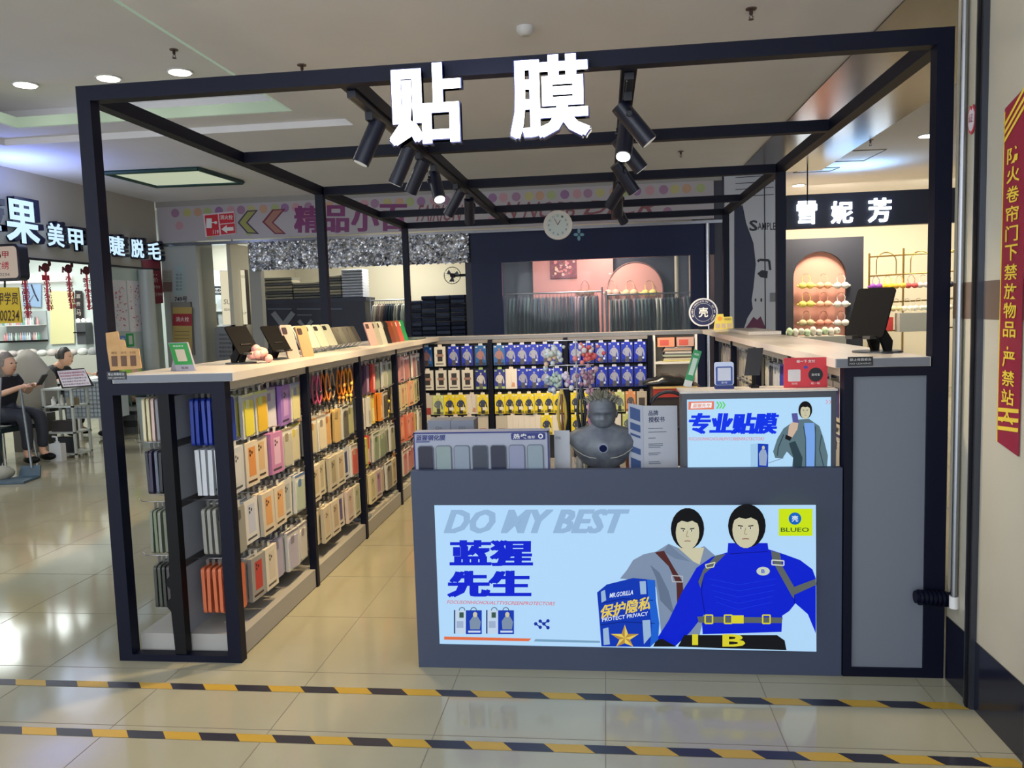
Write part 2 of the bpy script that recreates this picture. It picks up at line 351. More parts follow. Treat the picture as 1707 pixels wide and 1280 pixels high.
# front frame of the left run
t = thing('rack_end_frame', 'black tube end frame with notched centre upright at the left front corner', 'frame', (.28, .02, 0))
c = MB(); c.box(.50, 0, 0, .56, .05, 1.213, NAVY); c.build('post', t)
c = MB(); c.box(.06, 0, 1.165, .50, .05, 1.213, NAVY); c.build('rail', t)
c = MB(); c.box(.06, 0, 0, .50, .05, .03, NAVY); c.build('rail', t)
c = MB(); prof = [(.255, .03), (.305, .03), (.305, 1.165), (.255, 1.165), (.255, .38), (.235, .36), (.235, .335), (.252, .32), (.252, .28), (.235, .27), (.232, .24), (.248, .22)]
c.prism([(a, .01, b) for a, b in prof], (0, .045, 0), BLACK); c.build('upright', t)
def plate(px, py, w, nm):
    p = at(px, py, 'y', -.001); c = MB(); c.box(p.x, -.006, p.z, p.x+w, -.001, p.z+.034, C(12, 12, 16, .4))
    c.text('禁止倚靠柜台', (p.x+.006, -.0065, p.z+.018), (w-.012, 0, 0), (0, 0, .011), C(200, 200, 200)); c.text('NO LEANING', (p.x+.006, -.0065, p.z+.005), (w-.012, 0, 0), (0, 0, .007), C(180, 180, 180))
    tag(c.build('notice_plate'), 'small black notice plate with white lettering at the %s cabinet corner' % nm, 'plate')
plate(180, 633, .085, 'left front'); plate(1413, 610, .09, 'right front')

# ---- goods: each one hangs on a hook; local x = thickness (front at +x), y = width, z = 0 at the hook
_goods = {}
TAB = C(210, 210, 205, .4)
def goods(style, a, b=(120, 90, 70), w=.105, h=.19, t=.016):
    k = (style, a, b, w, h)
    if k in _goods: return _goods[k]
    c = MB(); A = C(*a, .38); B = C(*b, .45)
    c.add([(0, -.012, -.028), (0, .012, -.028), (0, .016, -.0005), (0, -.016, -.0005)], [(0, 1, 2, 3)], TAB)
    z0, z1 = -.028-h, -.028
    if style == 'box':
        c.box(-t/2, -w/2, z0, t/2, w/2, z1, A); e = t/2+.0006
        c.poly([(e, -w*.26, z0+h*.22), (e, w*.26, z0+h*.22), (e, w*.26, z1-h*.12), (e, -w*.26, z1-h*.12)], B)
        D2 = C(*[int(x*.35) for x in b], .5)
        for (y, z) in ((-.14, -.2), (-.14, -.29), (.0, -.245)): c.poly([(e+.0005, y*w+w*.06*math.cos(i*1.047), z1+z*h+w*.06*math.sin(i*1.047)) for i in range(6)], D2)
        c.poly([(e, -w*.38, z0+h*.08), (e, w*.3, z0+h*.08), (e, w*.3, z0+h*.13), (e, -w*.38, z0+h*.13)], D2)
    elif style == 'case':
        p = rr(0, (z0+z1)/2, w*.92, h, .014, 0); c.prism([(-t/2, q[0], q[2]) for q in p], (t*.75, 0, 0), A)
        p = rr(-w*.18, z1-.034, w*.4, .042, .009, 0); c.prism([(t/4, q[0], q[2]) for q in p], (.003, 0, 0), B)
    elif style == 'bag':
        G = C(205, 205, 200, .12); c.box(-t/2, -w/2, z0, t/4, w/2, z1, G)
        p = rr(0, (z0+z1)/2-.01, w*.74, h*.8, .012, 0); c.prism([(t/4, q[0], q[2]) for q in p], (t/4, 0, 0), A)
        p = rr(-w*.13, z1-.045, w*.3, .04, .008, 0); c.prism([(t/2, q[0], q[2]) for q in p], (.001, 0, 0), B)
        c.poly([(t/4+.001, -w/2, z1-.012), (t/4+.001, w/2, z1-.012), (t/4+.001, w/2, z1), (t/4+.001, -w/2, z1)], B)
    elif style == 'strap':
        for s in (-1, 1):
            c.tube([(0, 0, -.02), (.004*s, .012*s, -.05), (.006*s, .022*s, -.11), (.004*s, .014*s, -.16), (0, .002*s, -.185)], .0062, A, 5)
        c.ball((0, 0, -.195), .012, .013, .014, B, 8, 5); c.ball((.004, .012, -.12), .011, .012, .014, B, 8, 5)
        c.tube([(0, 0, -.2), (0, .01, -.225), (0, 0, -.25), (0, -.01, -.225), (0, 0, -.2)], .003, B, 4)
    elif style == 'cable':
        w2 = w*.55; c.box(-t/2, -w2/2, z0, t/2, w2/2, z1, A); e = t/2+.0006
        c.poly([(e, -w2*.3, z0+h*.1), (e, w2*.3, z0+h*.1), (e, w2*.3, z0+h*.55), (e, -w2*.3, z0+h*.55)], B)
    nm = dict(box='boxed_phone_case', case='phone_case', bag='bagged_phone_case', strap='phone_strap', cable='charging_cable')[style]
    me = bpy.data.meshes.new(nm); me.from_pydata([tuple(v) for v in c.v], [], c.f)
    for m in c.m: me.materials.append(m)
    me.polygons.foreach_set('material_index', c.mi); me.polygons.foreach_set('use_smooth', c.sm); me.update()
    _goods[k] = (nm, me); return _goods[k]
def cname(a):
    r, g, b = a; mx, mn = max(a), min(a)
    if mx-mn < 22: return 'white' if mx > 195 else 'grey' if mx > 90 else 'black'
    if r > 170 and g > 150 and b > 115: return 'cream'
    if r > 150 and g < 95 and b < 95: return 'red'
    if r > 165 and g > 165 and b < 120: return 'yellow'
    if r > 165 and 85 < g < 170 and b < 125: return 'orange'
    if r > 160 and b > 120 and g < 165: return 'pink' if r > b+12 else 'purple'
    if b >= r and b > g: return 'purple' if r > 105 and b > 130 else 'blue'
    if g > r and g >= b: return 'green'
    return 'brown'
WORDS = dict(box='boxed phone case', case='bare phone case', bag='bagged phone case', strap='beaded phone strap', cable='boxed charging cable')
CATS = dict(box='phone case', case='phone case', bag='phone case', strap='phone strap', cable='cable box')
def hang(style, a, b, x, y, z, rot, label, group, **k):
    nm, me = goods(style, a, b, **k)
    o = bpy.data.objects.new(nm, me); COL.objects.link(o); o.location = (x, y, z); o.rotation_euler = (rnd.uniform(-.02, .02), rnd.uniform(-.02, .02), rot+rnd.uniform(-.05, .05))
    return tag(o, label, CATS[style], group)
cr = (208, 196, 176); wh = (212, 212, 210); ng = (176, 174, 160)
BAYS = [
 [[('case', (24, 52, 150), (16, 30, 110)), ('bag', (214, 204, 70), (220, 224, 170)), ('bag', (206, 170, 50), (196, 206, 120)), ('bag', (196, 196, 206), (150, 140, 170)), ('box', (146, 108, 184), (176, 140, 200)), ('bag', (206, 200, 150), (150, 160, 190))],
  [('box', (196, 200, 204), (206, 206, 206)), ('box', cr, (206, 140, 80)), ('box', cr, (196, 168, 130)), ('box', (184, 124, 170), (206, 170, 196)), ('bag', ng, (140, 130, 110)), ('bag', (196, 190, 160), (200, 190, 90))],
  [('case', (150, 150, 142), (90, 90, 84)), ('box', wh, (190, 196, 214)), ('box', cr, (214, 160, 104)), ('box', (212, 200, 180), (218, 168, 116)), ('box', (200, 200, 196), (170, 178, 180)), ('bag', (176, 190, 170), (90, 120, 170))],
  [('case', (204, 108, 70), (160, 80, 50)), ('box', (150, 150, 146), (190, 60, 56)), ('box', (216, 208, 192), (206, 196, 178)), ('case', (168, 164, 190), (120, 116, 140)), ('bag', (176, 172, 190), (130, 126, 140)), ('bag', (200, 196, 190), (150, 140, 140))]],
 [[('strap', (216, 120, 150), (236, 190, 200)), ('strap', (206, 90, 130), (60, 56, 56)), ('strap', (220, 130, 60), (50, 46, 44)), ('strap', (176, 150, 120), (40, 40, 40)), ('strap', (232, 130, 40), (240, 170, 80)), ('strap', (236, 160, 50), (240, 200, 90))],
  [('bag', (190, 180, 150), (160, 120, 70)), ('bag', (206, 196, 170), (140, 130, 120)), ('bag', (206, 160, 100), (170, 110, 60)), ('case', (200, 170, 110), (150, 130, 90)), ('bag', (90, 90, 80), (60, 60, 56)), ('bag', (176, 176, 130), (120, 120, 90))],
  [('box', cr, (190, 176, 140)), ('box', (204, 196, 170), (180, 170, 140)), ('box', (190, 182, 160), (160, 150, 120)), ('box', (206, 198, 176), (190, 170, 140)), ('box', (190, 196, 200), (50, 60, 120)), ('bag', (190, 90, 80), (160, 150, 120))],
  [('box', (206, 196, 170), (190, 176, 150)), ('box', (200, 190, 168), (200, 180, 150)), ('box', cr, (180, 160, 130)), ('box', (210, 200, 186), (90, 80, 130)), ('box', (206, 190, 176), (200, 176, 160)), ('box', (200, 196, 170), (170, 180, 140))]],
 [[('cable', (206, 150, 160), (230, 200, 200)), ('cable', (96, 70, 100), (180, 150, 180)), ('cable', (196, 70, 60), (230, 180, 170)), ('bag', (150, 160, 140), (100, 110, 90)), ('bag', (176, 180, 160), (120, 120, 100)), ('bag', (150, 160, 140), (60, 60, 60))],
  [('cable', (216, 214, 206), (190, 190, 190)), ('cable', (206, 206, 200), (170, 170, 170)), ('cable', (216, 190, 90), (230, 220, 160)), ('cable', (226, 140, 50), (236, 190, 120)), ('bag', (60, 56, 50), (110, 90, 60)), ('strap', (40, 36, 34), (220, 200, 60))],
  [('box', (196, 190, 90), (206, 200, 120)), ('cable', (200, 60, 56), (210, 190, 190)), ('bag', (140, 156, 130), (90, 110, 80)), ('bag', (130, 146, 120), (170, 180, 150)), ('bag', (120, 130, 110), (170, 170, 150)), ('bag', (150, 150, 130), (80, 80, 70))],
  [('bag', (176, 176, 150), (120, 110, 90)), ('box', (206, 196, 160), (190, 180, 140)), ('box', (190, 176, 170), (160, 120, 150)), ('bag', (176, 160, 140), (120, 100, 80)), ('bag', (120, 116, 106), (70, 64, 60)), ('box', (190, 180, 150), (170, 150, 120))]],
 [[('box', (196, 150, 150), (160, 110, 116)), ('box', (190, 140, 144), (170, 120, 120)), ('bag', (170, 110, 110), (140, 80, 90)), ('bag', (176, 120, 110), (120, 70, 80)), ('bag', (150, 110, 110), (120, 80, 80)), ('bag', (60, 60, 76), (160, 170, 190))],
  [('box', (206, 190, 150), (190, 176, 130)), ('box', (206, 186, 146), (206, 150, 120)), ('box', (200, 180, 140), (190, 160, 120)), ('box', (206, 150, 120), (206, 180, 150)), ('box', (190, 184, 140), (160, 150, 110)), ('box', (170, 170, 140), (50, 60, 60))],
  [('strap', (220, 160, 60), (200, 120, 60)), ('box', (206, 120, 96), (220, 150, 120)), ('box', (200, 110, 90), (210, 140, 120)), ('box', (204, 124, 100), (190, 110, 90)), ('bag', (190, 180, 60), (90, 130, 60)), ('bag', (160, 160, 150), (90, 90, 90))],
  [('strap', (230, 150, 50), (180, 60, 50)), ('bag', (186, 120, 120), (160, 90, 90)), ('bag', (180, 116, 116), (140, 80, 90)), ('bag', (170, 110, 110), (150, 90, 80)), ('bag', (190, 180, 150), (150, 60, 50)), ('bag', (120, 126, 120), (90, 96, 90))]]]
NIT = [6, 5, 3, 3]
for k in range(4):
    for r_ in range(4):
        for j in range(6):
            st, a, b = BAYS[k][r_][j]; n = NIT[k]
            if st == 'strap': n = 2
            for q in range(n):
                x = .512-.028*q-(0.0 if (j+r_) % 3 else .02)
                y = .155+.142*j+.925*k
                lb = '%s %s on %s hook, %s row, %s left rack, %s' % (cname(a), WORDS[st], ORD[j], ORD[r_], ORD[k], 'foremost' if q == 0 else '%s from the aisle' % ORD[q])
                hh = .2
                if k == 0 and j == 0 and st == 'case': hh = .205
                hang(st, a, b, x, y, ROWS[r_]+.0095, 0, lb, 'goods on the %s row of the %s left rack' % (ORD[r_], ORD[k]), w=.132 if st in ('box', 'bag') else .112, h=hh, t=.02)
# goods on the outer face of the first rack
OUT = [(1.16, [(206, 196, 160), (200, 190, 150), (196, 170, 160), (120, 120, 124), (150, 40, 44), (120, 30, 36), (60, 20, 30)], 'case'),
       (.93, [(40, 40, 50), (50, 44, 70), (90, 96, 110), (30, 30, 36), (40, 40, 44)], 'case'),
       (.665, [(120, 126, 110), (110, 120, 96), (130, 134, 120), (110, 116, 96), (90, 96, 84)], 'case'),
       (.42, [(60, 64, 58), (70, 72, 64), (56, 60, 56), (66, 60, 60)], 'case')]
oh = thing('outer_hook_rail', 'set of chrome hooks reaching out over the walkway from the left rack', 'hook rail', (.27, .3, .42))
for z, cols, st in OUT:
    c = MB(); c.box(.268, .1, z, .276, .45, z+.02, BLACK); c.build('rail', oh)
    for y in (.13, .25, .37): hook_mb(.268, y, z+.012, .19, -1).build('hook', oh)
    for q, a in enumerate(cols):
        o = hang(st, a, tuple(int(v*.6) for v in a), .14+.021*q, .13, z+.0095, math.pi+.1, '%s %s facing the walkway, %s row outside the first left rack, %s out' % (cname(a), WORDS[st], ORD[OUT.index((z, cols, st))], ORD[q]), 'cases hung on the walkway side', w=.13, h=.19, t=.016)
# packets lying on the far plinths
for q in range(14):
    k = 2+q // 7; y = .925*k+.15+.12*(q % 7); c = MB(); a = rnd.choice([(176, 172, 160), (150, 156, 150), (190, 186, 176), (160, 90, 80), (120, 130, 140)])
    c.box(.35, y-.05, .101, .53, y+.05, .101+rnd.uniform(.012, .03), C(*a, .3)); c.box(.38, y-.03, .131, .5, y+.03, .1315, C(110, 110, 116))
    tag(c.build('packet'), '%s packet lying on the plinth of the %s left rack, %s along' % (cname(a), ORD[k], ORD[q % 7]), 'packet', 'packets on the rack plinths')

# ---------------------------------------------------------------- back display
bk = thing('back_display_wall', 'black slatted display wall at the back of the booth hung with film packs', 'rack', (1.5, 4.2, 0))
c = MB(); c.box(.3, 4.2, 0, 2.54, 4.22, 1.21, C(36, 38, 48, .5)); c.build('back_panel', bk)
BX = [.395, 1.085, 1.775, 2.53]
for x in BX: c = MB(); c.box(x-.02, 4.1, 0, x+.02, 4.2, 1.213, NAVY); c.build('upright', bk)
c = MB(); c.box(.42, 4.14, 1.185, 2.51, 4.2, 1.213, C(120, 118, 118)); c.build('header_strip', bk)
c = MB(); c.box(.42, 4.05, 0, 2.51, 4.2, .1, PL); c.build('plinth', bk)
ZB = [1.175, .955, .725, .525]
for z in ZB: c = MB(); c.box(.42, 4.19, z, 2.51, 4.2, z+.025, BLACK); c.build('slat', bk)
def pack(kind):
    k = ('pack', kind)
    if k in _goods: return _goods[k]
    c = MB(); w, h = .104, .182
    base, fig, cap = dict(blue=((22, 44, 176), (146, 152, 176), (200, 206, 220)), teal=((30, 90, 160), (150, 110, 110), (190, 200, 210)), white=((206, 206, 200), (50, 46, 48), (206, 200, 196)),
        navy=((30, 40, 130), (190, 190, 190), (160, 190, 120)), yellow=((226, 208, 40), (50, 60, 90), (225, 225, 215)), clear=((190, 186, 176), (150, 60, 50), (200, 200, 200)), plain=((218, 214, 208), (180, 176, 176), (220, 210, 200)),
        orange=((220, 150, 100), (90, 90, 96), (230, 200, 170)), green=((196, 206, 130), (100, 110, 120), (220, 220, 200)), beige=((190, 180, 164), (70, 66, 66), (200, 190, 180)))[kind]
    A = C(*base, .35); F = C(*fig, .5); K = C(*cap, .5)
    c.box(-.012, -w/2, -h-.02, .008, w/2, -.02, A); e = .0088
    def P(pts, m, d=0): c.poly([(e+d, y*w, -.02-h+z*h) for y, z in pts], m)
    if kind == 'white': P([(-.22, .25), (.22, .25), (.24, .85), (-.24, .85)], F); P([(-.34, .5), (.34, .5), (.3, .62), (-.3, .62)], C(150, 120, 112), .0004); P([(-.4, .1), (.3, .1), (.3, .15), (-.4, .15)], F)
    elif kind == 'plain': P([(-.01, .1), (.01, .1), (.01, .9), (-.01, .9)], F); P([(.0, .1), (.34, .1), (.3, .3), (.1, .34)], C(200, 150, 120), .0004)
    elif kind == 'clear': P([(-.3, .0), (.3, .0), (.3, .35), (-.3, .35)], F)
    elif kind == 'beige': P([(-.3, .1), (.3, .1), (.3, .7), (-.3, .7)], F)
    else:
        P([(-.17, .02), (.17, .02), (.15, .36), (.26, .62), (.16, .72), (-.16, .72), (-.26, .62), (-.15, .36)], F); P([(.2, .68), (.3, .62), (.4, .38), (.36, .26), (.28, .3), (.24, .5)], F, .0002); P([(-.2, .68), (-.32, .62), (-.4, .46), (-.2, .34), (-.14, .4), (-.26, .5)], F, .0002)
        P([(.085*math.cos(i*.785), .79+.06*math.sin(i*.785)) for i in range(8)], C(186, 168, 150) if kind in ('yellow', 'orange', 'green') else F, .0004)
        P([(-.17, .02), (.17, .02), (.15, .3), (-.15, .3)], C(*[int(v*.5) for v in fig], .5), .0006)
        P([(.3, .86), (.44, .86), (.44, .96), (.3, .96)], K, .0004); P([(-.44, .02), (.44, .02), (.44, .14), (-.44, .14)], C(*[int(v*.6) for v in base]) if kind != 'navy' else K, .0004)
        P([(-.46, .9), (-.25, .9), (-.25, .95), (-.46, .95)], K, .0004)
        if kind == 'blue': P([(.18, .16), (.34, .16), (.34, .26), (.18, .26)], C(190, 205, 235), .0008)
        if kind == 'yellow': P([(-.05, .2), (.35, .2), (.35, .36), (-.05, .36)], C(220, 222, 220), .0008)
    c.add([(-.0, -.02, -.02), (0, .02, -.02), (0, .018, -.0005), (0, -.018, -.0005)], [(0, 1, 2, 3)], K)
    nm = 'screen_film_pack'; me = bpy.data.meshes.new(nm); me.from_pydata([tuple(v) for v in c.v], [], c.f)
    for m in c.m: me.materials.append(m)
    me.polygons.foreach_set('material_index', c.mi); me.update(); _goods[k] = (nm, me); return _goods[k]
SETS = [[['teal', 'white', 'blue', 'blue', 'teal'], ['teal', 'blue', 'blue', 'blue', 'blue', 'blue'], ['blue']*6],
        [['white', 'white', 'white', 'white', 'navy'], ['navy', 'plain', 'blue', 'blue', 'blue', 'blue'], ['blue']*6],
        [['clear', 'green', 'yellow', 'yellow', 'plain', 'yellow'], ['yellow']*7, ['yellow', 'yellow', 'beige', 'orange', 'green', 'orange', 'beige']],
        [['beige', 'plain', 'plain', 'plain', 'clear'], ['clear', 'plain', 'plain', 'plain', 'yellow', 'plain'], ['yellow', 'yellow', 'beige', 'plain', 'green', 'yellow']]]
KW = dict(blue='blue film pack with a grey printed figure', teal='teal blue film pack', white='white boxed pack with a dark printed phone', navy='navy film pack with white lettering', yellow='yellow film pack with a dark printed figure',
          clear='clear pack with a red label', plain='plain white hanging box', orange='orange film pack', green='pale green film pack', beige='beige pack with a dark window')
for r_, row in enumerate(SETS):
    for bidx, bay in enumerate(row):
        n = len(bay); x0 = BX[bidx]+.03; step = (BX[bidx+1]-BX[bidx]-.06)/n
        for j, kd in enumerate(bay):
            x = x0+step*(j+.5); z = ZB[r_]+.01
            hk = MB(); hk.tube([(x, 4.19, z+.0), (x, 4.09, z+.0), (x, 4.08, z+.01)], .002, CHROME, 5); hk.build('hook', bk)
            nm, me = pack(kd); o = bpy.data.objects.new(nm, me); COL.objects.link(o); o.location = (x, 4.12+rnd.uniform(-.012, .02), z-.0025); o.rotation_euler = (0, rnd.uniform(-.02, .02), -math.pi/2+rnd.uniform(-.05, .05))
            if r_ == 2 and n > 6: o.scale = (1, .88, 1)
            tag(o, '%s, %s in %s back bay, %s row' % (KW[kd], ORD[j], ORD[bidx], ORD[r_]), 'film pack', '%s row packs on the back wall' % ORD[r_])
# corner shelf
cs = thing('corner_shelf', 'white open shelf unit in the back right corner of the booth', 'shelf', (2.76, 4.2, 0))
c = MB(); c.box(2.56, 4.15, 0, 2.58, 4.38, 1.213, WHITE); c.box(2.93, 4.15, 0, 2.95, 4.38, 1.213, WHITE); c.build('side_panel', cs)
c = MB(); c.box(2.58, 4.36, 0, 2.93, 4.38, 1.213, C(190, 180, 164)); c.build('back_panel', cs)
for z in (.955, .6): c = MB(); c.box(2.58, 4.12, z, 2.93, 4.36, z+.018, WHITE); c.build('shelf', cs)
for q in range(9):
    c = MB(); z = .975+.0145*q; a = [(190, 180, 110), (200, 196, 180), (90, 80, 70), (176, 190, 170), (110, 116, 120), (210, 206, 200), (130, 120, 110), (206, 170, 150), (190, 186, 180)][q]
    c.box(2.65+.008*(q % 3), 4.16, z, 2.9, 4.34, z+.012, C(*a, .6)); tag(c.build('paper_bundle'), '%s paper bundle, number %s from the bottom of the stack on the corner shelf' % (cname(a), ORD[q]), 'paper bundle', 'paper bundles on the corner shelf')
for q, (x, a) in enumerate(((2.60, (222, 150, 120)), (2.77, (196, 160, 150)))):
    c = MB(); c.box(x, 4.15, 1.107, x+.15, 4.3, 1.19, C(*a, .35)); c.box(x+.02, 4.148, 1.12, x+.1, 4.15, 1.17, C(200, 90, 80)); tag(c.build('gift_box'), ('peach' if q == 0 else 'pale brown')+' printed box on top of the papers in the corner shelf', 'box')
c = MB(); P = [(-.0, 0), (.12, .05), (.2, .09), (.28, .075), (.36, .06), (.40, .02), (.38, 0)]
rs = []
for i in range(9):
    a = i/8; h_ = .03+.06*math.sin(a*math.pi)*(1+.25*math.sin(i*2.3)); x = 2.45+.42*a
    rs.append([(x, 3.86+.12*math.cos(t*.785)+.01*math.sin(i*3+t), .80+max(0, h_*math.sin(t*.785))) for t in range(8)])
c.rings(rs, C(30, 32, 34, .2)); tag(c.build('plastic_bag'), 'crumpled black plastic bag lying before the corner shelf', 'bag')
c = MB(); c.box(2.52, 3.72, .0, 2.92, 4.04, .795, C(60, 52, 52)); c.box(2.53, 3.71, .70, 2.9, 3.72, .78, C(190, 60, 50)); c.box(2.53, 3.705, .775, 2.9, 3.72, .79, C(230, 200, 120)); tag(c.build('carton'), 'tall dark carton with a red and yellow edge under the black bag', 'carton')

# ---------------------------------------------------------------- right racks
for k in range(4):
    y0 = .065+.925*k
    t = thing('display_rack', '%s display rack from the front along the right side' % ORD[k], 'rack', (3.2, y0, 0), 'right display racks')
    c = MB(); c.box(3.05, y0, .005, 3.345, y0+.92, .10, PL); c.build('plinth', t)
    c = MB(); c.box(3.30, y0, .10, 3.31, y0+.92, 1.205, PB)
    for z in ROWS: c.box(3.295, y0, z, 3.30, y0+.92, z+.03, C(60, 60, 64))
    c.build('back_panel', t)
    c = MB(); c.box(3.05, y0, 1.172, 3.09, y0+.92, 1.213, C(212, 202, 184)); c.build('header_strip', t)
    c = MB(); c.box(3.04, y0+.885, 0, 3.08, y0+.92, 1.213, NAVY); c.build('upright', t)
    for z in ROWS[:2]:
        for j in range(6): hook_mb(3.295, y0+.09+.142*j, z+.012, .215, -1).build('hook', t)
    pal = [[('box', cr, (210, 150, 90)), ('box', (204, 196, 180), (50, 50, 120)), ('box', cr, (196, 120, 90)), ('bag', (190, 190, 186), (60, 60, 110)), ('box', (206, 200, 180), (190, 180, 150)), ('bag', (176, 186, 176), (120, 130, 120))],
           [('bag', (60, 66, 150), (40, 46, 120)), ('bag', (190, 196, 200), (60, 70, 150)), ('case', (40, 56, 160), (30, 36, 110)), ('bag', (186, 190, 196), (120, 126, 130)), ('bag', (60, 60, 70), (30, 30, 36)), ('bag', (190, 190, 176), (150, 150, 130))],
           [('box', (206, 200, 180), (190, 176, 150)), ('box', (196, 190, 166), (180, 170, 140)), ('box', (206, 196, 170), (190, 180, 150)), ('box', (200, 196, 180), (176, 170, 150)), ('box', (206, 200, 190), (186, 180, 160)), ('bag', (190, 186, 170), (140, 130, 120))],
           [('cable', (210, 190, 186), (196, 150, 150)), ('cable', (216, 206, 200), (190, 160, 150)), ('cable', (210, 190, 186), (196, 150, 150)), ('cable', (206, 196, 190), (180, 150, 150)), ('bag', (190, 186, 180), (120, 120, 120)), ('bag', (140, 130, 120), (90, 80, 70))]][k]
    for r_ in range(2):
        for j in range(6):
            st, a, b = pal[(j+r_*2) % 6]
            for q in range(3 if k < 3 else 2):
                hang(st, a, b, 3.10+.03*q, y0+.09+.142*j, ROWS[r_]+.0095, math.pi, '%s %s on %s hook, %s row, %s right rack, %s' % (cname(a), WORDS[st], ORD[j], ORD[r_], ORD[k], 'foremost' if q == 0 else '%s from the aisle' % ORD[q]),
                     'goods on the %s row of the %s right rack' % (ORD[r_], ORD[k]), w=.118, h=.19, t=.018)
# right front cabinet face
t = thing('end_cabinet', 'narrow end cabinet with grey front panel in a black frame, right corner', 'cabinet', (3.2, .03, 0))
c = MB(); c.box(3.035, 0, 0, 3.068, .06, 1.213, NAVY); c.box(3.335, 0, 0, 3.35, .06, 1.213, NAVY); c.box(3.068, 0, 1.18, 3.335, .06, 1.213, NAVY); c.box(3.068, 0, 0, 3.335, .06, .035, NAVY); c.build('frame', t)
c = MB(); c.box(3.068, .012, .035, 3.335, .04, 1.18, GREYP); c.build('front_panel', t)
# ---------------------------------------------------------------- service counter with the lit advertisement
def PX(pts, y, lay=0): return [tuple(at(a, b, 'y', y-.0005*lay)) for a, b in pts]
class Art:          # flat printed artwork on a plane y = const, drawn in layers
    def __init__(s, y, fx=lambda a, b: (a, b)): s.y = y; s.k = 0; s.fx = fx; s.c = MB()
    def P(s, pts, m): s.k += 1; s.c.poly(PX([s.fx(*p) for p in pts], s.y, s.k), m); return s
    def E(s, x, y, rx, ry, m, n=22): return s.P([(x+rx*math.cos(2*math.pi*i/n), y+ry*math.sin(2*math.pi*i/n)) for i in range(n)], m)
    def Q(s, x0, y0, x1, y1, m): return s.P([(x0, y0), (x1, y0), (x1, y1), (x0, y1)], m)
    def L(s, pts, w, m):
        for (a, b), (c_, d) in zip(pts, pts[1:]):
            l = math.hypot(c_-a, d-b) or 1; nx, ny = -(d-b)/l*w/2, (c_-a)/l*w/2
            s.P([(a+nx, b+ny), (c_+nx, d+ny), (c_-nx, d-ny), (a-nx, b-ny)], m)
        return s
    def T(s, body, x0, y0, x1, y1, m, off=0, shear=0, tilt=0):
        s.k += 1; o, r_, u_ = PX([s.fx(x0, y1), s.fx(x1, y1+tilt), s.fx(x0, y0)], s.y, s.k); o = Vector(o)
        s.c.text(body, o, Vector(r_)-o, Vector(u_)-o, m, off=off, shear=shear); return s
def EM(r, g, b, e=1.0): return C(r, g, b, .3, em=e*1.03)
X0, X1 = 1.335, 3.030
ct = thing('service_counter', 'slate grey service counter with a wide lit advertisement on its front', 'counter', ((X0+X1)/2, .02, 0))
c = MB(); c.box(X0, 0, 0, X1, .035, .05, SLATE); c.box(X0, 0, .05, 1.4295, .035, .83, SLATE); c.box(2.933, 0, .05, X1, .035, .83, SLATE)
c.box(1.4295, 0, .05, 2.933, .035, .098, SLATE); c.box(1.4295, 0, .686, 2.933, .035, .83, SLATE); c.build('front_panel', ct)
for x in (X0, X1-.02): c = MB(); c.box(x, .035, 0, x+.02, .5, .745, SLATE); c.build('side_panel', ct)
c = MB(); c.box(X0+.02, .0352, .725, X1-.02, .5, .7445, M_LAM); c.build('desktop', ct)
c = MB(); c.prism(PX([(724, 842), (1360, 842), (1361, 1086), (733, 1073)], -.001), (0, .02, 0), EM(176, 214, 246, .92)); lp = c.build('light_panel', ct)
z4 = lambda a, b: (960+a/3.88, 820+b/3.88)
z3 = lambda a, b: (700+a/4.414, 820+b/4.414)
A = Art(-.0012, z3); BL = EM(14, 36, 205, .9); GY = EM(146, 180, 214, .9); SK = EM(205, 200, 170, .85); HB = EM(22, 22, 26, .6)
A.T('DO MY BEST', 175, 130, 1540, 305, GY, off=.13, shear=.35)
A.T('蓝猩', 218, 355, 832, 545, BL, off=.085).T('先生', 200, 580, 820, 775, BL, off=.11)
A.T('FOCUSONHICHOUALTTVSCREENPROTECTORS', 198, 796, 995, 822, EM(214, 110, 120, .9), off=.01, shear=.3, tilt=13)
A.P([(178, 1063), (820, 1078), (800, 1098), (178, 1086)], EM(222, 110, 70, .9)).P([(850, 1082), (1325, 1095), (1325, 1110), (838, 1100)], EM(120, 160, 190, .9))
for x0 in (250, 487):
    A.Q(x0, 868, x0+88, 1042, EM(190, 210, 232, .9)).Q(x0, 868, x0+10, 1042, EM(40, 60, 120, .8)).Q(x0+88, 870, x0+205, 1046, EM(24, 60, 180, .85))
    A.P([(x0+120, 1010), (x0+115, 950), (x0+140, 915), (x0+175, 915), (x0+198, 955), (x0+190, 1010)], EM(130, 150, 176, .8)).E(x0+156, 902, 16, 20, SK)
    A.Q(x0+105, 1020, x0+195, 1034, EM(200, 215, 235, .9)).Q(x0+40, 885, x0+72, 925, EM(60, 90, 80, .8)).Q(x0+20, 950, x0+70, 1000, EM(160, 180, 210, .85))
    for q in (60, 145): A.L([(x0+q-22, 872), (x0+q-16, 855), (x0+q, 849), (x0+q+16, 855), (x0+q+22, 872)], 5, EM(50, 70, 90, .8))
IC = EM(24, 50, 160, .9)
for a, b in ((852, 970), (885, 950), (885, 995), (912, 970), (942, 948), (942, 998)): A.E(a, b, 13, 13, IC, 12)
A.L([(852, 970), (885, 995)], 9, IC).L([(885, 950), (942, 998)], 9, IC).L([(912, 970), (942, 948)], 9, IC)
A.c.build('lettering', lp)
A = Art(-.0012, z4); A.k = 3
SH = EM(128, 146, 172, .85); SH2 = EM(104, 120, 146, .8); BR = EM(84, 44, 44, .8); BK = EM(26, 28, 32, .7); BUC = EM(214, 206, 50, .9); STR = EM(96, 104, 104, .8)
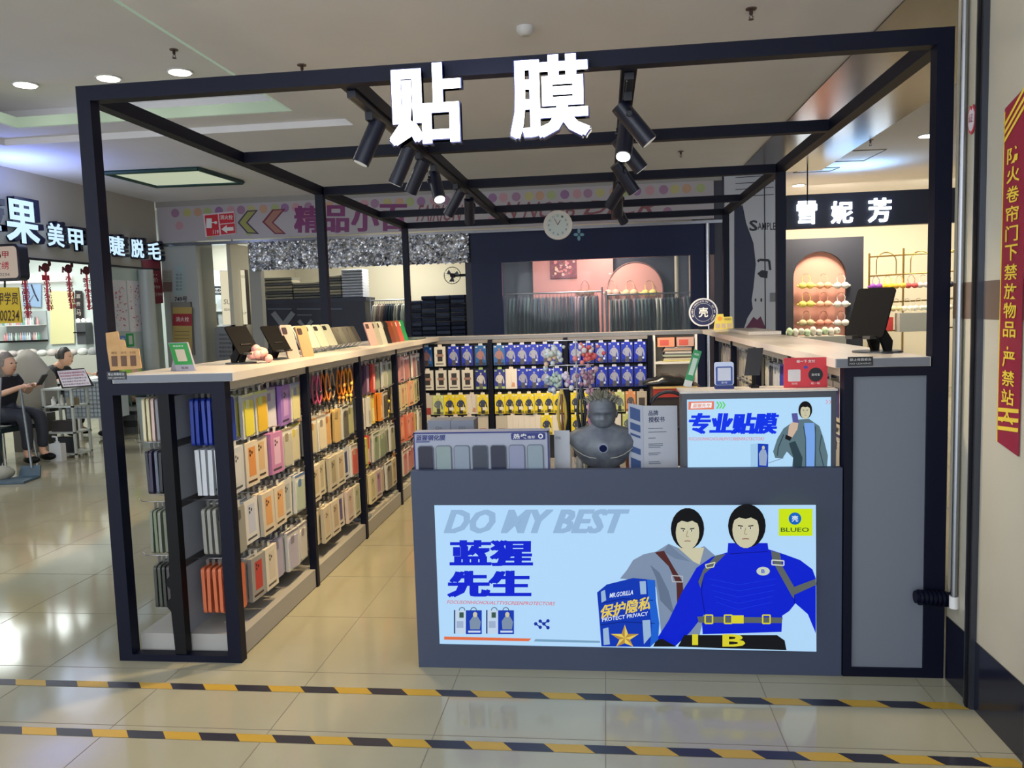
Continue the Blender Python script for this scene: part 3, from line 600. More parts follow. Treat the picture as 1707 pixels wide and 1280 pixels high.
def face(cx, cy, rx, ry, turn=0):
    A.E(cx-turn, cy-ry*.22, rx*1.42, ry*1.2, HB).E(cx, cy, rx, ry, SK)
    A.P([(cx-rx*1.05, cy-ry*.45), (cx-rx*.7, cy-ry*1.05), (cx+rx*.7, cy-ry*1.08), (cx+rx*1.05, cy-ry*.45), (cx+rx*.4, cy-ry*.68), (cx, cy-ry*.6), (cx-rx*.5, cy-ry*.68)], HB)
    for s_ in (-1, 1):
        A.L([(cx+s_*rx*.58, cy-ry*.24), (cx+s_*rx*.2, cy-ry*.2)], ry*.06, HB).E(cx+s_*rx*.36, cy-ry*.1, rx*.14, ry*.05, EM(235, 235, 225, .8), 10).E(cx+s_*rx*.36, cy-ry*.1, rx*.06, ry*.05, BK, 8)
    A.L([(cx, cy-ry*.1), (cx-rx*.1, cy+ry*.22), (cx+rx*.1, cy+ry*.24)], ry*.035, EM(160, 140, 110, .8)).L([(cx-rx*.26, cy+ry*.5), (cx, cy+ry*.48), (cx+rx*.26, cy+ry*.5)], ry*.05, EM(140, 90, 80, .8))
A.P([(285, 560), (330, 505), (370, 440), (440, 402), (520, 385), (600, 335), (680, 370), (760, 380), (830, 350), (905, 415), (880, 560), (830, 800), (800, 925), (560, 1000), (545, 850), (520, 620), (500, 590), (400, 570)], SH)
A.P([(480, 470), (520, 560), (545, 700), (640, 800), (600, 640), (540, 520)], SH2)
A.P([(660, 360), (830, 360), (800, 470), (760, 450)], SK).P([(600, 335), (660, 390), (740, 450), (640, 430), (565, 385)], EM(112, 130, 156, .85))
A.P([(510, 390), (570, 380), (640, 500), (690, 580), (700, 700), (655, 720), (650, 590), (600, 480)], BR).L([(618, 540), (690, 545), (690, 582), (625, 580), (618, 540)], 6, EM(190, 190, 196, .8))
face(722, 262, 76, 112)
A.P([(985, 330), (1240, 330), (1245, 370), (1340, 400), (1450, 440), (1530, 500), (1552, 560), (1552, 915), (1525, 850), (1500, 790), (1420, 720), (1380, 770), (1335, 800), (1330, 905), (820, 920), (815, 850), (830, 790), (740, 905), (640, 1000), (520, 955), (600, 830), (690, 640), (740, 560), (780, 490), (880, 420), (980, 390)], BL)
A.L([(990, 400), (1240, 385)], 5, EM(10, 20, 150, .8)).L([(820, 560), (812, 650), (835, 790)], 5, EM(8, 18, 140, .8)).L([(1410, 640), (1415, 720)], 6, EM(8, 18, 140, .8))
for i in range(5): A.L([(860+i*12, 560+i*38), (1050, 600+i*40), (1300-i*8, 560+i*38)], 2.5, EM(30, 60, 230, .9))
A.P([(905, 410), (970, 400), (900, 470), (830, 530), (805, 620), (792, 580), (825, 500)], STR).P([(1262, 380), (1320, 395), (1335, 480), (1410, 610), (1412, 690), (1395, 670), (1300, 500), (1270, 440)], STR)
A.L([(1268, 440), (1345, 445), (1345, 475), (1268, 470), (1268, 440)], 8, EM(206, 210, 200, .9)).L([(838, 470), (900, 455), (890, 485), (845, 492), (838, 470)], 7, EM(206, 210, 180, .9))
A.P([(1408, 615), (1550, 562), (1555, 600), (1412, 665)], STR).E(1211, 512, 43, 28, EM(196, 206, 190, .9)).T('B', 1200, 500, 1222, 524, BL, off=.02)
A.P([(785, 805), (1338, 812), (1330, 848), (795, 845)], STR)
for x in (860, 985, 1232): A.L([(x-24, 796), (x+24, 796), (x+24, 850), (x-24, 850), (x-24, 796)], 9, BUC)
A.Q(1010, 798, 1085, 850, BUC)
A.P([(700, 925), (1300, 925), (1350, 960), (1362, 1022), (1000, 1012), (660, 1000)], BK).T('B', 948, 920, 1095, 1000, BUC, off=.06).Q(752, 920, 790, 990, BUC)
A.P([(500, 1000), (520, 955), (560, 950), (650, 1000)], BK)
face(1098, 245, 86, 118, -8)
SB = EM(16, 56, 178, .88); SB2 = EM(30, 96, 206, .9); WT = EM(214, 226, 240, .95); GD = EM(226, 200, 90, .9)
A.P([(137, 650), (200, 598), (370, 556), (512, 570), (518, 700), (540, 850), (532, 955), (480, 1002), (165, 998), (150, 800)], SB)
A.P([(460, 565), (512, 570), (518, 700), (540, 850), (532, 955), (480, 1002), (490, 860), (470, 700)], SB2).L([(165, 720), (300, 690), (500, 700)], 4, EM(8, 30, 110, .8)).L([(160, 860), (300, 840), (510, 850)], 4, EM(8, 30, 110, .8))
A.P([(162, 645), (188, 632), (196, 700), (166, 716)], EM(150, 180, 214, .9)).P([(412, 578), (452, 576), (456, 660), (418, 662)], EM(150, 180, 214, .9)).P([(175, 885), (210, 875), (220, 985), (180, 990)], EM(150, 180, 214, .9)).P([(430, 830), (480, 826), (486, 930), (440, 985)], EM(150, 180, 214, .9))
A.T('MR.GORILLA', 218, 655, 370, 685, WT, off=.03, shear=.2, tilt=-22).T('保护隐私', 160, 735, 480, 822, GD, off=.04, shear=.2, tilt=-62).T('PROTECT PRIVACY', 170, 815, 466, 840, WT, off=.02, tilt=-42)
st = []
for i in range(10):
    r_ = 95 if i % 2 == 0 else 36; a = -math.pi/2+math.pi*i/5; st.append((316+r_*math.cos(a), 945+r_*.92*math.sin(a)))
st = [(a, min(b, 1000)) for a, b in st]; A.P(st, GD)
for i in range(0, 10, 2): A.P([st[i], st[i-1], (316, 945)], EM(180, 140, 70, .85))
A.Q(1312, 108, 1530, 284, EM(200, 226, 24, .9)).E(1417, 172, 41, 40, EM(20, 100, 190, .9)).T('壳', 1396, 152, 1438, 192, WT, off=.03).T('BLUEO', 1325, 230, 1508, 258, EM(60, 100, 50, .8), off=.03)
A.c.build('picture', lp)
# second lit box standing on the counter
bx = thing('desk_light_box', 'small lit advertisement box with blue characters standing on the counter', 'light box', (2.73, .09, .745))
c = MB(); YB = .052
P = [at(a, b, 'y', YB) for a, b in ((1137, 656), (1396, 651))]
xa, xb, zt = P[0].x, min(P[1].x, 3.02), P[0].z
fxa, fxb, fz = at(1145, 664, 'y', YB).x, at(1386, 664, 'y', YB).x, at(1145, 666, 'y', YB).z
c.box(xa, YB, .746, fxa, YB+.13, zt, C(70, 74, 84)); c.box(fxb, YB, .746, xb, YB+.13, zt, C(70, 74, 84)); c.box(fxa, YB, fz, fxb, YB+.13, zt, C(70, 74, 84)); c.box(fxa, YB+.02, .746, fxb, YB+.13, fz, C(70, 74, 84)); c.build('case', bx)
c = MB(); c.box(xa-.008, YB-.004, zt, xb+.004, YB+.16, zt+.008, M_LAM); c.build('lid', bx)
c = MB(); c.box(fxa, YB+.006, .76, fxb, YB+.019, fz, EM(176, 216, 246, .92)); lp2 = c.build('light_panel', bx)
z2 = lambda a, b: (1120+a/5.69, 640+b/5.69)
A = Art(YB+.0055, z2)
A.P([(158, 168), (400, 163), (398, 240), (156, 244)], EM(226, 120, 90, .9)).P([(185, 180), (380, 176), (375, 226), (178, 232)], EM(236, 236, 240, .95)).T('蓝猩先生', 195, 186, 368, 224, EM(220, 140, 110, .9), off=.02, shear=.2)
for i in range(3): A.L([(425+28*i, 168), (448+28*i, 200), (425+28*i, 234)], 12, EM(90, 210, 90, .9))
A.T('专业贴膜', 160, 275, 1015, 475, EM(10, 50, 225, .95), off=.10, shear=.15).T('FOCUSONHICHOUALFIVSCREENPROTECTORS', 160, 505, 875, 535, EM(222, 110, 120, .9), shear=.15)
A.P([(745, 570), (815, 565), (815, 790), (748, 788)], EM(160, 200, 232, .9)).P([(815, 565), (915, 570), (912, 790), (815, 790)], EM(20, 60, 180, .9)).P([(830, 770), (825, 660), (850, 620), (890, 625), (905, 680), (895, 775)], EM(150, 170, 200, .85)).E(868, 604, 14, 18, SK).L([(915, 750), (1060, 700)], 4, EM(90, 90, 130, .8))
JK = EM(96, 122, 132, .8); JD = EM(52, 74, 84, .7)
A.P([(960, 640), (1000, 520), (1060, 420), (1180, 340), (1300, 330), (1400, 400), (1440, 520), (1480, 680), (1470, 800), (1140, 800), (1150, 700), (1090, 640), (1050, 705), (980, 700)], JK)
A.P([(1255, 370), (1350, 370), (1360, 520), (1350, 800), (1270, 800), (1262, 520)], EM(120, 164, 232, .9)).P([(1110, 560), (1170, 540), (1240, 700), (1230, 800), (1150, 800), (1150, 690)], JD).L([(1250, 400), (1268, 520), (1270, 800)], 9, JD).L([(1362, 400), (1360, 800)], 9, JD).L([(1420, 480), (1400, 620), (1440, 780)], 8, JD).L([(1060, 480), (1010, 600), (1000, 680)], 9, JD)
A.k += 2; face(1266, 262, 46, 70)
A.P([(1135, 280), (1190, 275), (1205, 380), (1150, 385)], EM(90, 90, 160, .8)).P([(1110, 400), (1140, 360), (1200, 370), (1190, 430), (1140, 510), (1100, 490)], EM(206, 180, 160, .85)).P([(1080, 480), (1140, 505), (1120, 540), (1075, 520)], BK)
A.L([(1460, 150), (1480, 170), (1460, 190)], 6, EM(226, 130, 150, .9)).L([(1490, 150), (1510, 170), (1490, 190)], 6, EM(226, 130, 150, .9))
A.c.build('picture', lp2)

# ---- things on the service counter
ZD = .745
t = thing('sample_display_box', 'grey display board with a row of phone shaped film samples on the counter', 'display stand', (1.62, .06, ZD))
c = MB(); c.box(1.342, .045, ZD, 1.90, .12, .982, C(150, 156, 172, .5)); c.build('body', t)
c = MB(); NB = C(24, 36, 110, .5)
for b in ((1.342, .976, 1.90, .982), (1.342, ZD, 1.347, .982), (1.895, ZD, 1.90, .982)): c.box(b[0], .0438, b[1], b[2], .0446, b[3], NB)
c.text('蓝猩钢化膜', (1.352, .0435, .948), (.125, 0, 0), (0, 0, .024), NB, off=.03, shear=.15); c.box(1.352, .0435, .941, 1.41, .044, .945, NB)
c.prism(rr(1.818, .961, .14, .028, .006, .0444), (0, -.0004, 0), NB); c.text('热卖', (1.756, .0434, .951), (.055, 0, 0), (0, 0, .021), WHITE, off=.02, shear=.1); c.text('推荐', (1.815, .0434, .951), (.03, 0, 0), (0, 0, .012), WHITE)
c.poly(disc(1.868, .961, .010, .0434), WHITE); c.poly(disc(1.868, .961, .0055, .0431), NB)
c.build('lettering', t)
for i, a in enumerate([(8, 10, 40), (126, 142, 142), (124, 136, 150), (40, 50, 66), (8, 14, 46), (126, 132, 158), (126, 142, 152)]):
    c = MB(); x = 1.392+.0755*i; c.prism(rr(x, .845, .066, .165, .012, .0449), (0, -.006, 0), C(90, 98, 110)); c.prism(rr(x, .845, .060, .159, .010, .0389), (0, -.002, 0), C(*a, .2)); c.box(x-.022, .0355, .792, x+.022, .0369, .797, C(150, 156, 170))
    tag(c.build('film_sample'), '%s phone shaped film sample, %s from the left on the grey display board' % (['black', 'pale green', 'pale grey', 'charcoal', 'navy', 'lilac', 'pale teal'][i], ORD[i]), 'film sample', 'film samples')
for i in range(2):
    c = MB(); x = 1.345+.105*i; c.box(x, .30, ZD, x+.103, .42, .995, C(120, 126, 140, .5)); c.text(('OO' if i else 'O='), (x+.035, .2995, .955), (.03, 0, 0), (0, 0, .014), C(70, 76, 90)); tag(c.build('carton'), 'plain grey carton behind the display board, the %s of the pair' % ('left', 'right')[i], 'carton')
c = MB(); c.prism([(1.915, .15, ZD), (1.98, .15, ZD), (1.98, .16, .965), (1.915, .16, .965)], (0, .003, 0), C(170, 174, 180, .4)); c.text('价目', (1.922, .1475, .93), (.02, 0, 0), (0, 0, .012), SLATE); c.text('film 10  film 20  film 30'.replace('film', '膜'), (1.922, .1485, .80), (.05, 0, 0), (0, 0, .01), SLATE); tag(c.build('price_card'), 'white price card leaning just right of the display board', 'card')
# bust
SC = (2.118, .26)
t = thing('bust_statue', 'dark grey bust of a spiky haired man on the counter with a round chest badge', 'statue', (SC[0], SC[1], ZD))
c = MB(); c.lathe(SC[0], SC[1], [(.085, ZD+.0005), (.085, ZD+.02), (.07, ZD+.045), (.06, ZD+.07)], C(34, 40, 54, .5), 20, 1, .7); c.build('plinth', t)
c = MB(); rs = []
for z, wx, wy, oy in ((.79, .05, .045, 0), (.81, .088, .06, 0), (.84, .112, .07, -.004), (.88, .135, .075, -.006), (.91, .158, .072, -.004), (.935, .155, .062, 0), (.955, .115, .052, .004), (.97, .06, .042, .004), (.985, .045, .042, 0), (1.01, .043, .043, 0)):
    ring = []
    for j in range(28):
        a = 2*math.pi*j/28; cx_, sy = math.cos(a), math.sin(a); pw = .85
        x = wx*math.copysign(abs(cx_)**pw, cx_); y = wy*math.copysign(abs(sy)**pw, sy)
        if sy < -.3 and .85 < z < .94: y -= .010*math.cos((x/wx)*math.pi)**2
        ring.append((SC[0]+x, SC[1]+oy+y, z))
    rs.append(ring)
c.rings(rs, M_STATUE)
hd = []
for i in range(15):
    k = i/14; z = .958+.137*k; w_ = [.030, .038, .044, .048, .050, .052, .053, .0535, .054, .054, .053, .051, .046, .036, .016][i]; d_ = [.036, .046, .050, .053, .054, .055, .056, .058, .060, .060, .058, .055, .048, .036, .016][i]
    ring = []
    for j in range(28):
        a = 2*math.pi*j/28; x = 1.08*w_*math.cos(a); y = 1.05*d_*math.sin(a)
        if math.sin(a) < 0:
            f_ = abs(x)
            if .25 < k < .62 and f_ < .012: y -= .014*(1-abs((k-.36)/.26))*(1-f_/.012)      # nose
            if .50 < k < .62: y -= .008 if f_ > .006 else .003                              # brow
            if .40 < k < .5 and .008 < f_ < .034: y += .011                                   # eye sockets
            if .10 < k < .2 and f_ < .02: y -= .004                                         # lips, chin
        ring.append((SC[0]+x, SC[1]+y, z))
    hd.append(ring)
c.rings(hd, M_STATUE)
for s_ in (-1, 1): c.ball((SC[0]+s_*.058, SC[1]+.008, 1.018), .007, .012, .018, M_STATUE, 8, 6)
c.build('torso', t)
c = MB()
for i in range(130):
    a = rnd.uniform(0, 2*math.pi); e = rnd.uniform(.15, 1.35); x = .055*math.cos(a)*math.cos(e); y = .058*math.sin(a)*math.cos(e); z = 1.060+.038*math.sin(e)
    if math.sin(a) < -.5 and e < .5: continue
    b = Vector((SC[0]+x, SC[1]+y, z)); d = Vector((x*.8, y*.6, .028+rnd.uniform(0, .012))).normalized()*rnd.uniform(.022, .034); c.tube([b, b+d*.6+Vector((0, 0, .002)), b+d], .0055, C(120, 118, 104, .5), 5, r1=.001)
c.build('hair', t)
c = MB(); c.tube([(SC[0], SC[1]-.084, .888), (SC[0], SC[1]-.091, .886)], .021, C(150, 158, 176, .3), 22); c.tube([(SC[0], SC[1]-.091, .886), (SC[0], SC[1]-.093, .8855)], .016, C(16, 26, 66, .3), 22); c.build('badge', t)
for s_ in (-1, 1):
    c = MB(); c.tube([(SC[0]+s_*(.03+.11*k), SC[1]-.075+.03*k*k-.004, .83+.055*k*k+.012) for k in (0, .25, .5, .75, 1)], .0022, C(150, 150, 140, .4), 5); c.build('trim_line', t)
# award book
t = thing('certificate_board', 'white folded certificate board with dark title characters beside the bust', 'board', (2.33, .17, ZD))
c = MB(); q = [at(1071, 675, 'y', .17), at(1128, 678, 'y', .18)]
c.prism([(2.285, .17, ZD), (2.425, .185, ZD), (2.425, .185, 1.058), (2.285, .17, 1.062)], (0, .006, 0), C(176, 180, 188, .5)); c.build('right_leaf', t)
c = MB(); c.prism([(2.225, .215, ZD), (2.284, .172, ZD), (2.284, .172, 1.062), (2.225, .215, 1.068)], (.003, .006, 0), C(160, 166, 178, .5)); c.build('left_leaf', t)
c = MB(); DK = C(30, 44, 84, .5); u = Vector((.9943, .1065, 0))
def on(xx, zz): return (2.285+xx*.9943, .1692+xx*.1065, zz)
c.text('品牌', on(.022, 1.02), u*.04, (0, 0, .022), DK, off=.03); c.text('授权书', on(.022, .992), u*.066, (0, 0, .023), DK, off=.03)
for i, (zz, ww) in enumerate(((.965, .06), (.95, .075), (.925, .03), (.90, .06), (.893, .06), (.886, .05), (.862, .05), (.855, .04), (.825, .045), (.818, .05))): c.poly([on(.02, zz), on(.02+ww, zz), on(.02+ww, zz+.003), on(.02, zz+.003)], C(90, 98, 116))
vv = Vector((.8081, -.589, 0))
def ol(xx, zz): return (2.225+xx*.8081-.0008, .215-xx*.589-.0012, zz)
for b in ((1.0, 1.05), (.955, .985), (.93, .94), (.86, .885), (.79, .835)): c.poly([ol(.01, b[0]+.006), ol(.06, b[0]-.006), ol(.06, b[1]-.006), ol(.01, b[1]+.006)], C(50, 74, 120))
c.build('lettering', t)
c = MB(); c.tube([(2.40+.085*math.cos(R(a)), .30, 1.02+.085*math.sin(R(a))) for a in range(-90, 271, 15)], .008, C(24, 24, 34, .4), 8); c.tube([(2.40, .30, ZD), (2.40, .30, .937)], .008, BLACK, 8); c.tube([(2.40, .30, ZD+.001), (2.40, .30, ZD+.012)], .05, BLACK, 16)
tag(c.build('ring_stand'), 'dark ring on a short stand behind the white certificate board', 'ring lamp')
# charm stand
t = thing('charm_stand', 'slim stand with arms for glittery phone charms behind the counter', 'stand', (2.0, .52, 0))
c = MB(); c.tube([(2.0, .56, .0), (2.0, .56, 1.33)], .0035, STEEL, 8); c.tube([(2.0, .56, 0), (2.0, .56, .015)], .1, BLACK, 16); c.build('pole', t)
for z, xs in ((1.325, (1.90, 2.06)), (1.21, (1.905, 2.05)), (1.10, (1.93, 2.075))): c = MB(); c.tube([(xs[0]-.03, .56, z), (xs[1]+.03, .56, z)], .003, CHROME, 6); c.build('arm', t)
def charm(x, z, cols, nm, n=36, r=.045):
    c = MB()
    for i in range(n):
        a = rnd.choice(cols); p = (x+rnd.gauss(0, r*.5), .53+rnd.gauss(0, .012), z-.055+rnd.gauss(0, r*.5)); q_ = rnd.uniform(.008, .014); c.ball(p, q_, q_, q_, C(*a, .2), 7, 5)
    c.tube([(x, .535, z-.03), (x, .535, z)], .0015, WHITE, 4)
    tag(c.build('bead_charm'), nm, 'charm', 'bead charms on the stand')
PALE = [(206, 214, 214), (222, 190, 160), (190, 200, 190)]
charm(1.90, 1.32, PALE, 'pale glittery bead cluster at the top left of the charm stand'); charm(2.05, 1.32, [(222, 130, 120), (206, 90, 90), (214, 206, 206)], 'coral red bead cluster at the top right of the charm stand')
charm(1.895, 1.205, [(176, 196, 176), (206, 206, 214), (160, 176, 190)], 'silver green bead cluster in the middle of the charm stand', 34); charm(2.045, 1.205, [(150, 110, 130), (190, 160, 170), (206, 206, 206)], 'mauve bead cluster in the middle of the charm stand', 34); charm(1.96, 1.205, [(170, 120, 160), (210, 200, 216)], 'slim purple bead cluster between the middle pair', 14, .02)
for x, z, a, b, nm in ((1.93, 1.10, (200, 170, 70), (120, 80, 60), 'looped yellow and brown cord hanging on the charm stand'), (2.02, 1.11, (34, 40, 50), (60, 70, 76), 'shiny black ribbon cord hanging on the charm stand'), (2.07, 1.10, (206, 140, 170), (214, 170, 190), 'pink braided cord hanging on the charm stand')):
    c = MB()
    for s_ in (-1, 1): c.tube([(x, .53, z), (x+.014*s_, .53, z-.06), (x+.018*s_, .53, z-.13), (x+.006*s_, .53, z-.2)], .008, C(*a, .3), 6)
    c.tube([(x, .52, z-.02), (x+.002, .52, z-.19)], .006, C(*b, .3), 6); tag(c.build('cord'), nm, 'cord')
c = MB(); c.tube([(2.03, .53, .92), (2.045, .52, .90), (2.03, .515, .875), (2.015, .52, .90), (2.03, .53, .92)], .003, C(120, 40, 60), 6); c.ball((2.03, .52, .87), .014, .012, .016, C(110, 30, 46), 8, 6); tag(c.build('key_charm'), 'small dark red charm hanging low on the charm stand', 'charm')
for i, (x, y, h_, a) in enumerate(((1.99, .2, .10, (206, 190, 170)), (2.015, .28, .12, (196, 200, 196)), (2.05, .36, .14, (180, 186, 180)), (1.97, .4, .15, (214, 200, 180)), (2.23, .38, .11, (200, 120, 90)))):
    c = MB(); c.lathe(x, y, [(.014, ZD+.0005), (.016, ZD+.01), (.016, ZD+h_*.7), (.007, ZD+h_*.8), (.007, ZD+h_)], C(*a, .3), 12); tag(c.build('small_bottle'), ['cream squat bottle nearest the counter edge, left of the bust', 'pale grey bottle left of the bust', 'grey green bottle behind the bust shoulder', 'tall cream bottle behind the charm cords', 'orange bottle right of the bust'][i], 'bottle')
# payment signs on the light box
zl = zt+.0085
t = thing('payment_stand', 'blue and white payment stand on the desk light box', 'payment stand', (at(1207, 655, 'y', .14).x, .14, zl)); x = t.location.x
c = MB(); c.prism([(x-.037, .12, zl), (x+.037, .12, zl), (x+.037, .155, zl), (x-.037, .155, zl)], (0, 0, .012), C(20, 40, 110)); c.build('base', t)
c = MB(); c.prism([(a, b+.0*zz, zz) for a, b, zz in rr(x, zl+.06, .076, .094, .01, .135)], (0, .01, 0), C(190, 200, 226, .3)); c.build('frame', t)
c = MB(); c.prism(rr(x, zl+.052, .066, .074, .006, .1345), (0, -.001, 0), C(30, 60, 140, .3)); c.box(x-.026, .1325, zl+.032, x+.026, .1334, zl+.084, C(190, 196, 210)); c.text('支付', (x-.012, .1330, zl+.02), (.024, 0, 0), (0, 0, .008), WHITE); c.build('face', t)
t = thing('payment_sign', 'flat red payment sign with a round black mark on the desk light box', 'payment sign', (at(1343, 650, 'y', .12).x, .12, zl)); x = t.location.x
c = MB(); c.box(x-.083, .12, zl, x+.083, .128, zl+.118, C(196, 44, 56, .35)); c.build('board', t)
c = MB(); c.prism(rr(x-.044, zl+.048, .048, .048, .005, .1198), (0, -.001, 0), C(206, 200, 200)); c.poly(disc(x+.038, zl+.05, .028, .1192), C(14, 16, 26)); c.poly(disc(x, zl+.08, .008, .1192, 16, .006), C(50, 60, 150))
c.text('碰一下 支付', (x-.035, .1190, zl+.098), (.07, 0, 0), (0, 0, .012), WHITE, off=.01); c.text('扫码', (x-.054, .119, zl+.012), (.022, 0, 0), (0, 0, .008), WHITE); c.text('碰一碰', (x+.02, .119, zl+.012), (.034, 0, 0), (0, 0, .008), WHITE); c.text('支付宝', (x+.022, .119, zl+.045), (.032, 0, 0), (0, 0, .01), WHITE); c.build('lettering', t)
t = thing('phone_holder', 'black phone in a stand on the desk light box, left of the red sign', 'phone stand', (at(1258, 650, 'y', .17).x, .16, zl)); x = t.location.x
c = MB(); c.prism([(x-.045, .14, zl+.05), (x+.015, .14, zl+.05), (x+.035, .17, zl+.158), (x-.025, .17, zl+.158)], (0, .008, 0), C(24, 24, 30, .35)); c.build('phone', t)
c = MB(); c.box(x-.02, .135, zl, x+.012, .19, zl+.008, BLACK); c.tube([(x-.004, .17, zl+.005), (x-.004, .16, zl+.09)], .008, BLACK, 8); c.build('stand', t)
c = MB(); P0 = [at(1139, 654, 'y', .2), at(1152, 657, 'y', .2), at(1170, 597, 'y', .2), at(1157, 593, 'y', .2)]; P0 = [Vector(p) for p in P0]
t = thing('payment_card', 'green payment card tilted in its holder at the left end of the light box', 'payment card', (P0[0].x, .2, zl)); dz = zl-min(p.z for p in P0)
P0 = [p+Vector((0, 0, dz)) for p in P0]
c.prism([tuple(p) for p in P0], (0, .006, 0), C(24, 130, 74, .4)); c.build('card', t)
c = MB(); l = lambda a, b: P0[0]+(P0[1]-P0[0])*a+(P0[3]-P0[0])*b+Vector((0, -.001, 0))
c.poly([l(.2, .32), l(.8, .32), l(.8, .78), l(.2, .78)], C(170, 190, 176)); c.poly([l(0, 0), l(1, 0), l(1, .17), l(0, .17)], C(190, 190, 186)); c.text('微信支付', l(.2, .85), (P0[1]-P0[0])*.6, (P0[3]-P0[0])*.06, WHITE); c.build('print', t)

# ---------------------------------------------------------------- things on the left countertop
ZC = 1.2505
t = thing('kraft_sign', 'kraft cardboard payment sign with a stepped top at the left countertop corner', 'sign', (.1, -.008, ZC))
F = lambda px, py: at(px, py, 'y', -.009)
out = [(184, 618), (236, 614), (231, 581), (210, 580), (207, 567), (199, 566), (196, 552), (176, 555), (178, 580)]
P = [F(a, b) for a, b in out]; z0 = min(p.z for p in P); zk = z0
c = MB(); c.prism([tuple(p) for p in P], (0, .005, 0), M_KRAFT); c.build('board', t)
c = MB(); KB = C(92, 60, 40, .6)
for i in range(3): x = P[0].x+.022+.042*i; c.box(x-.013, -.0100, zk+.018, x+.013, -.0092, zk+.062, KB); c.text(('微信', '支付', '抖音')[i], (x-.012, -.0097, zk+.07), (.026, 0, 0), (0, 0, .010), KB)
c.build('print', t)
def wedge(name, x, y, w, h, lean, col, label, cat, dep=.012, rot=0):
    t = thing(name, label, cat, (x, y, ZC)); return t
t = thing('payment_box', 'green and grey payment speaker wedge on the left countertop', 'payment speaker', (.27, .22, ZC))
a_, b_, c2, d_ = [at(*p, 'y', .2) for p in ((300, 615), (331, 612), (312, 566), (282, 564))]
o = Vector((a_.x, .17, ZC)); u = Vector((b_.x-a_.x, 0, 0)); v = Vector((d_.x-a_.x, .02, .125))
c = MB(); c.prism([tuple(o), tuple(o+u), tuple(o+u+v), tuple(o+v)], (.0, .012, .0), C(150, 150, 165, .4)); c.prism([tuple(o+Vector((-.0, .01, 0))), tuple(o+v*.5+Vector((0, .01, 0))), tuple(o+Vector((-.05, .04, 0)))], tuple(u), C(150, 150, 165, .4)); c.build('body', t)
c = MB(); L2 = lambda p, q: o+u*p+v*q+Vector((0, -.0008, 0)); c.poly([L2(.02, .22), L2(.98, .22), L2(.98, .98), L2(.02, .98)], C(30, 140, 60, .4)); L3 = lambda p, q: L2(p, q)+Vector((0, -.0006, 0))
c.poly([L3(.25, .34), L3(.75, .34), L3(.75, .76), L3(.25, .76)], C(190, 180, 160)); c.text('微信支付', L3(.2, .85), u*.55, v*.06, WHITE); c.text('收款', L3(.3, .07), u*.4, v*.08, C(90, 70, 60)); c.build('face', t)
DULL = C(16, 16, 18, .75); DULL.node_tree.nodes['Principled BSDF'].inputs['Specular IOR Level'].default_value = .08
def device_stand(x, y, s, rot, label, lean=.35, wdt=.13, hgt=.17):
    t = thing('tablet_stand', label, 'tablet stand', (0, 0, 0))
    c = MB(); c.tube([(0, .095*s, 0), (0, .095*s, .006)], .075*s, C(60, 62, 66, .35), 24); c.build('base_plate', t)
    for q in (-.022, .022):
        c = MB(); c.prism([(q*s-.006, .10*s, .006), (q*s-.006, .135*s, .006), (q*s-.006, .14*s, .035*s), (q*s-.006, .065*s, .105*s), (q*s-.006, .05*s, .085*s)], (.012, 0, 0), BLACK); c.build('support_arm', t)
    c = MB(); c.tube([(-.03*s, .055*s, .092*s), (.03*s, .055*s, .092*s)], .008*s, BLACK, 10); c.build('hinge', t)
    d = Vector((0, lean, 1)).normalized(); o = Vector((0, .02*s, .05*s)); p = rr(0, 0, wdt*s, hgt*s, .012*s, 0)
    c = MB(); c.prism([tuple(o+Vector((a, 0, 0))+d*(b+hgt*s/2)) for a, _, b in p], (0, .007, -.003), DULL); c.build('back_plate', t)
    c = MB()
    for q in (-.03, .03): c.box(q*s-.012*s, -.012*s, .046*s, q*s+.012*s, .026*s, .056*s, C(60, 58, 56))
    c.build('lip', t)
    t.location = (x, y, ZC); t.rotation_euler.z = rot; return t
device_stand(.42, .60, 1.0, R(64), 'black tablet stand nearest the front on the left countertop', .75)
device_stand(.46, .90, .95, R(64), 'second black tablet stand on the left countertop beside the pink ornament', .7)
device_stand(3.17, .27, 1.3, R(-50), 'large dark tablet stand on the right front countertop', .45)
c = MB()
for i in range(16):
    a = i*.7; q = .05*(1-i/20); c.ball((.43+q*math.cos(a), .64+q*math.sin(a), ZC+.02+.0035*i), .022, .02, .018+.001*(i % 4), C(232, 170, 160, .25), 8, 6)
tag(c.build('pink_ornament'), 'lumpy glossy pink ornament beside the tablet stands', 'ornament')
def phone_on_stand(x, y, w, h, a, b, label, lean=.5, rot=0, stand=True, grp='phone samples on the left countertop'):
    t = thing('sample_phone', label, 'phone', (0, 0, 0), grp); d = Vector((0, lean, 1)).normalized(); zz = .035 if stand else .0
    p = rr(0, 0, w, h, .010, 0); c = MB(); c.prism([(q[0], d.y*(q[2]+h/2), zz+d.z*(q[2]+h/2)) for q in p], (0, .009, -.003), C(*[int(v*.8) for v in a], .35)); c.build('case', t)
    p = rr(-w*.22, h*.33, w*.38, h*.2, .006, 0); c = MB(); c.prism([(q[0], d.y*(q[2]+h/2)-.003, zz+d.z*(q[2]+h/2)) for q in p], (0, .003, 0), C(*b, .3)); c.build('camera_block', t)
    if stand:
        c = MB(); c.tube([(-w*.35, -.005, zz-.004), (-w*.35, .05, .003), (-w*.35, .11, zz+.05)], .0025, STEEL, 5); c.tube([(w*.35, -.005, zz-.004), (w*.35, .05, .003), (w*.35, .11, zz+.05)], .0025, STEEL, 5); c.box(-w/2, .03, 0, w/2, .07, .003, C(90, 110, 110, .3)); c.build('stand', t)
    t.location = (x, y, ZC); t.rotation_euler.z = rot; return t
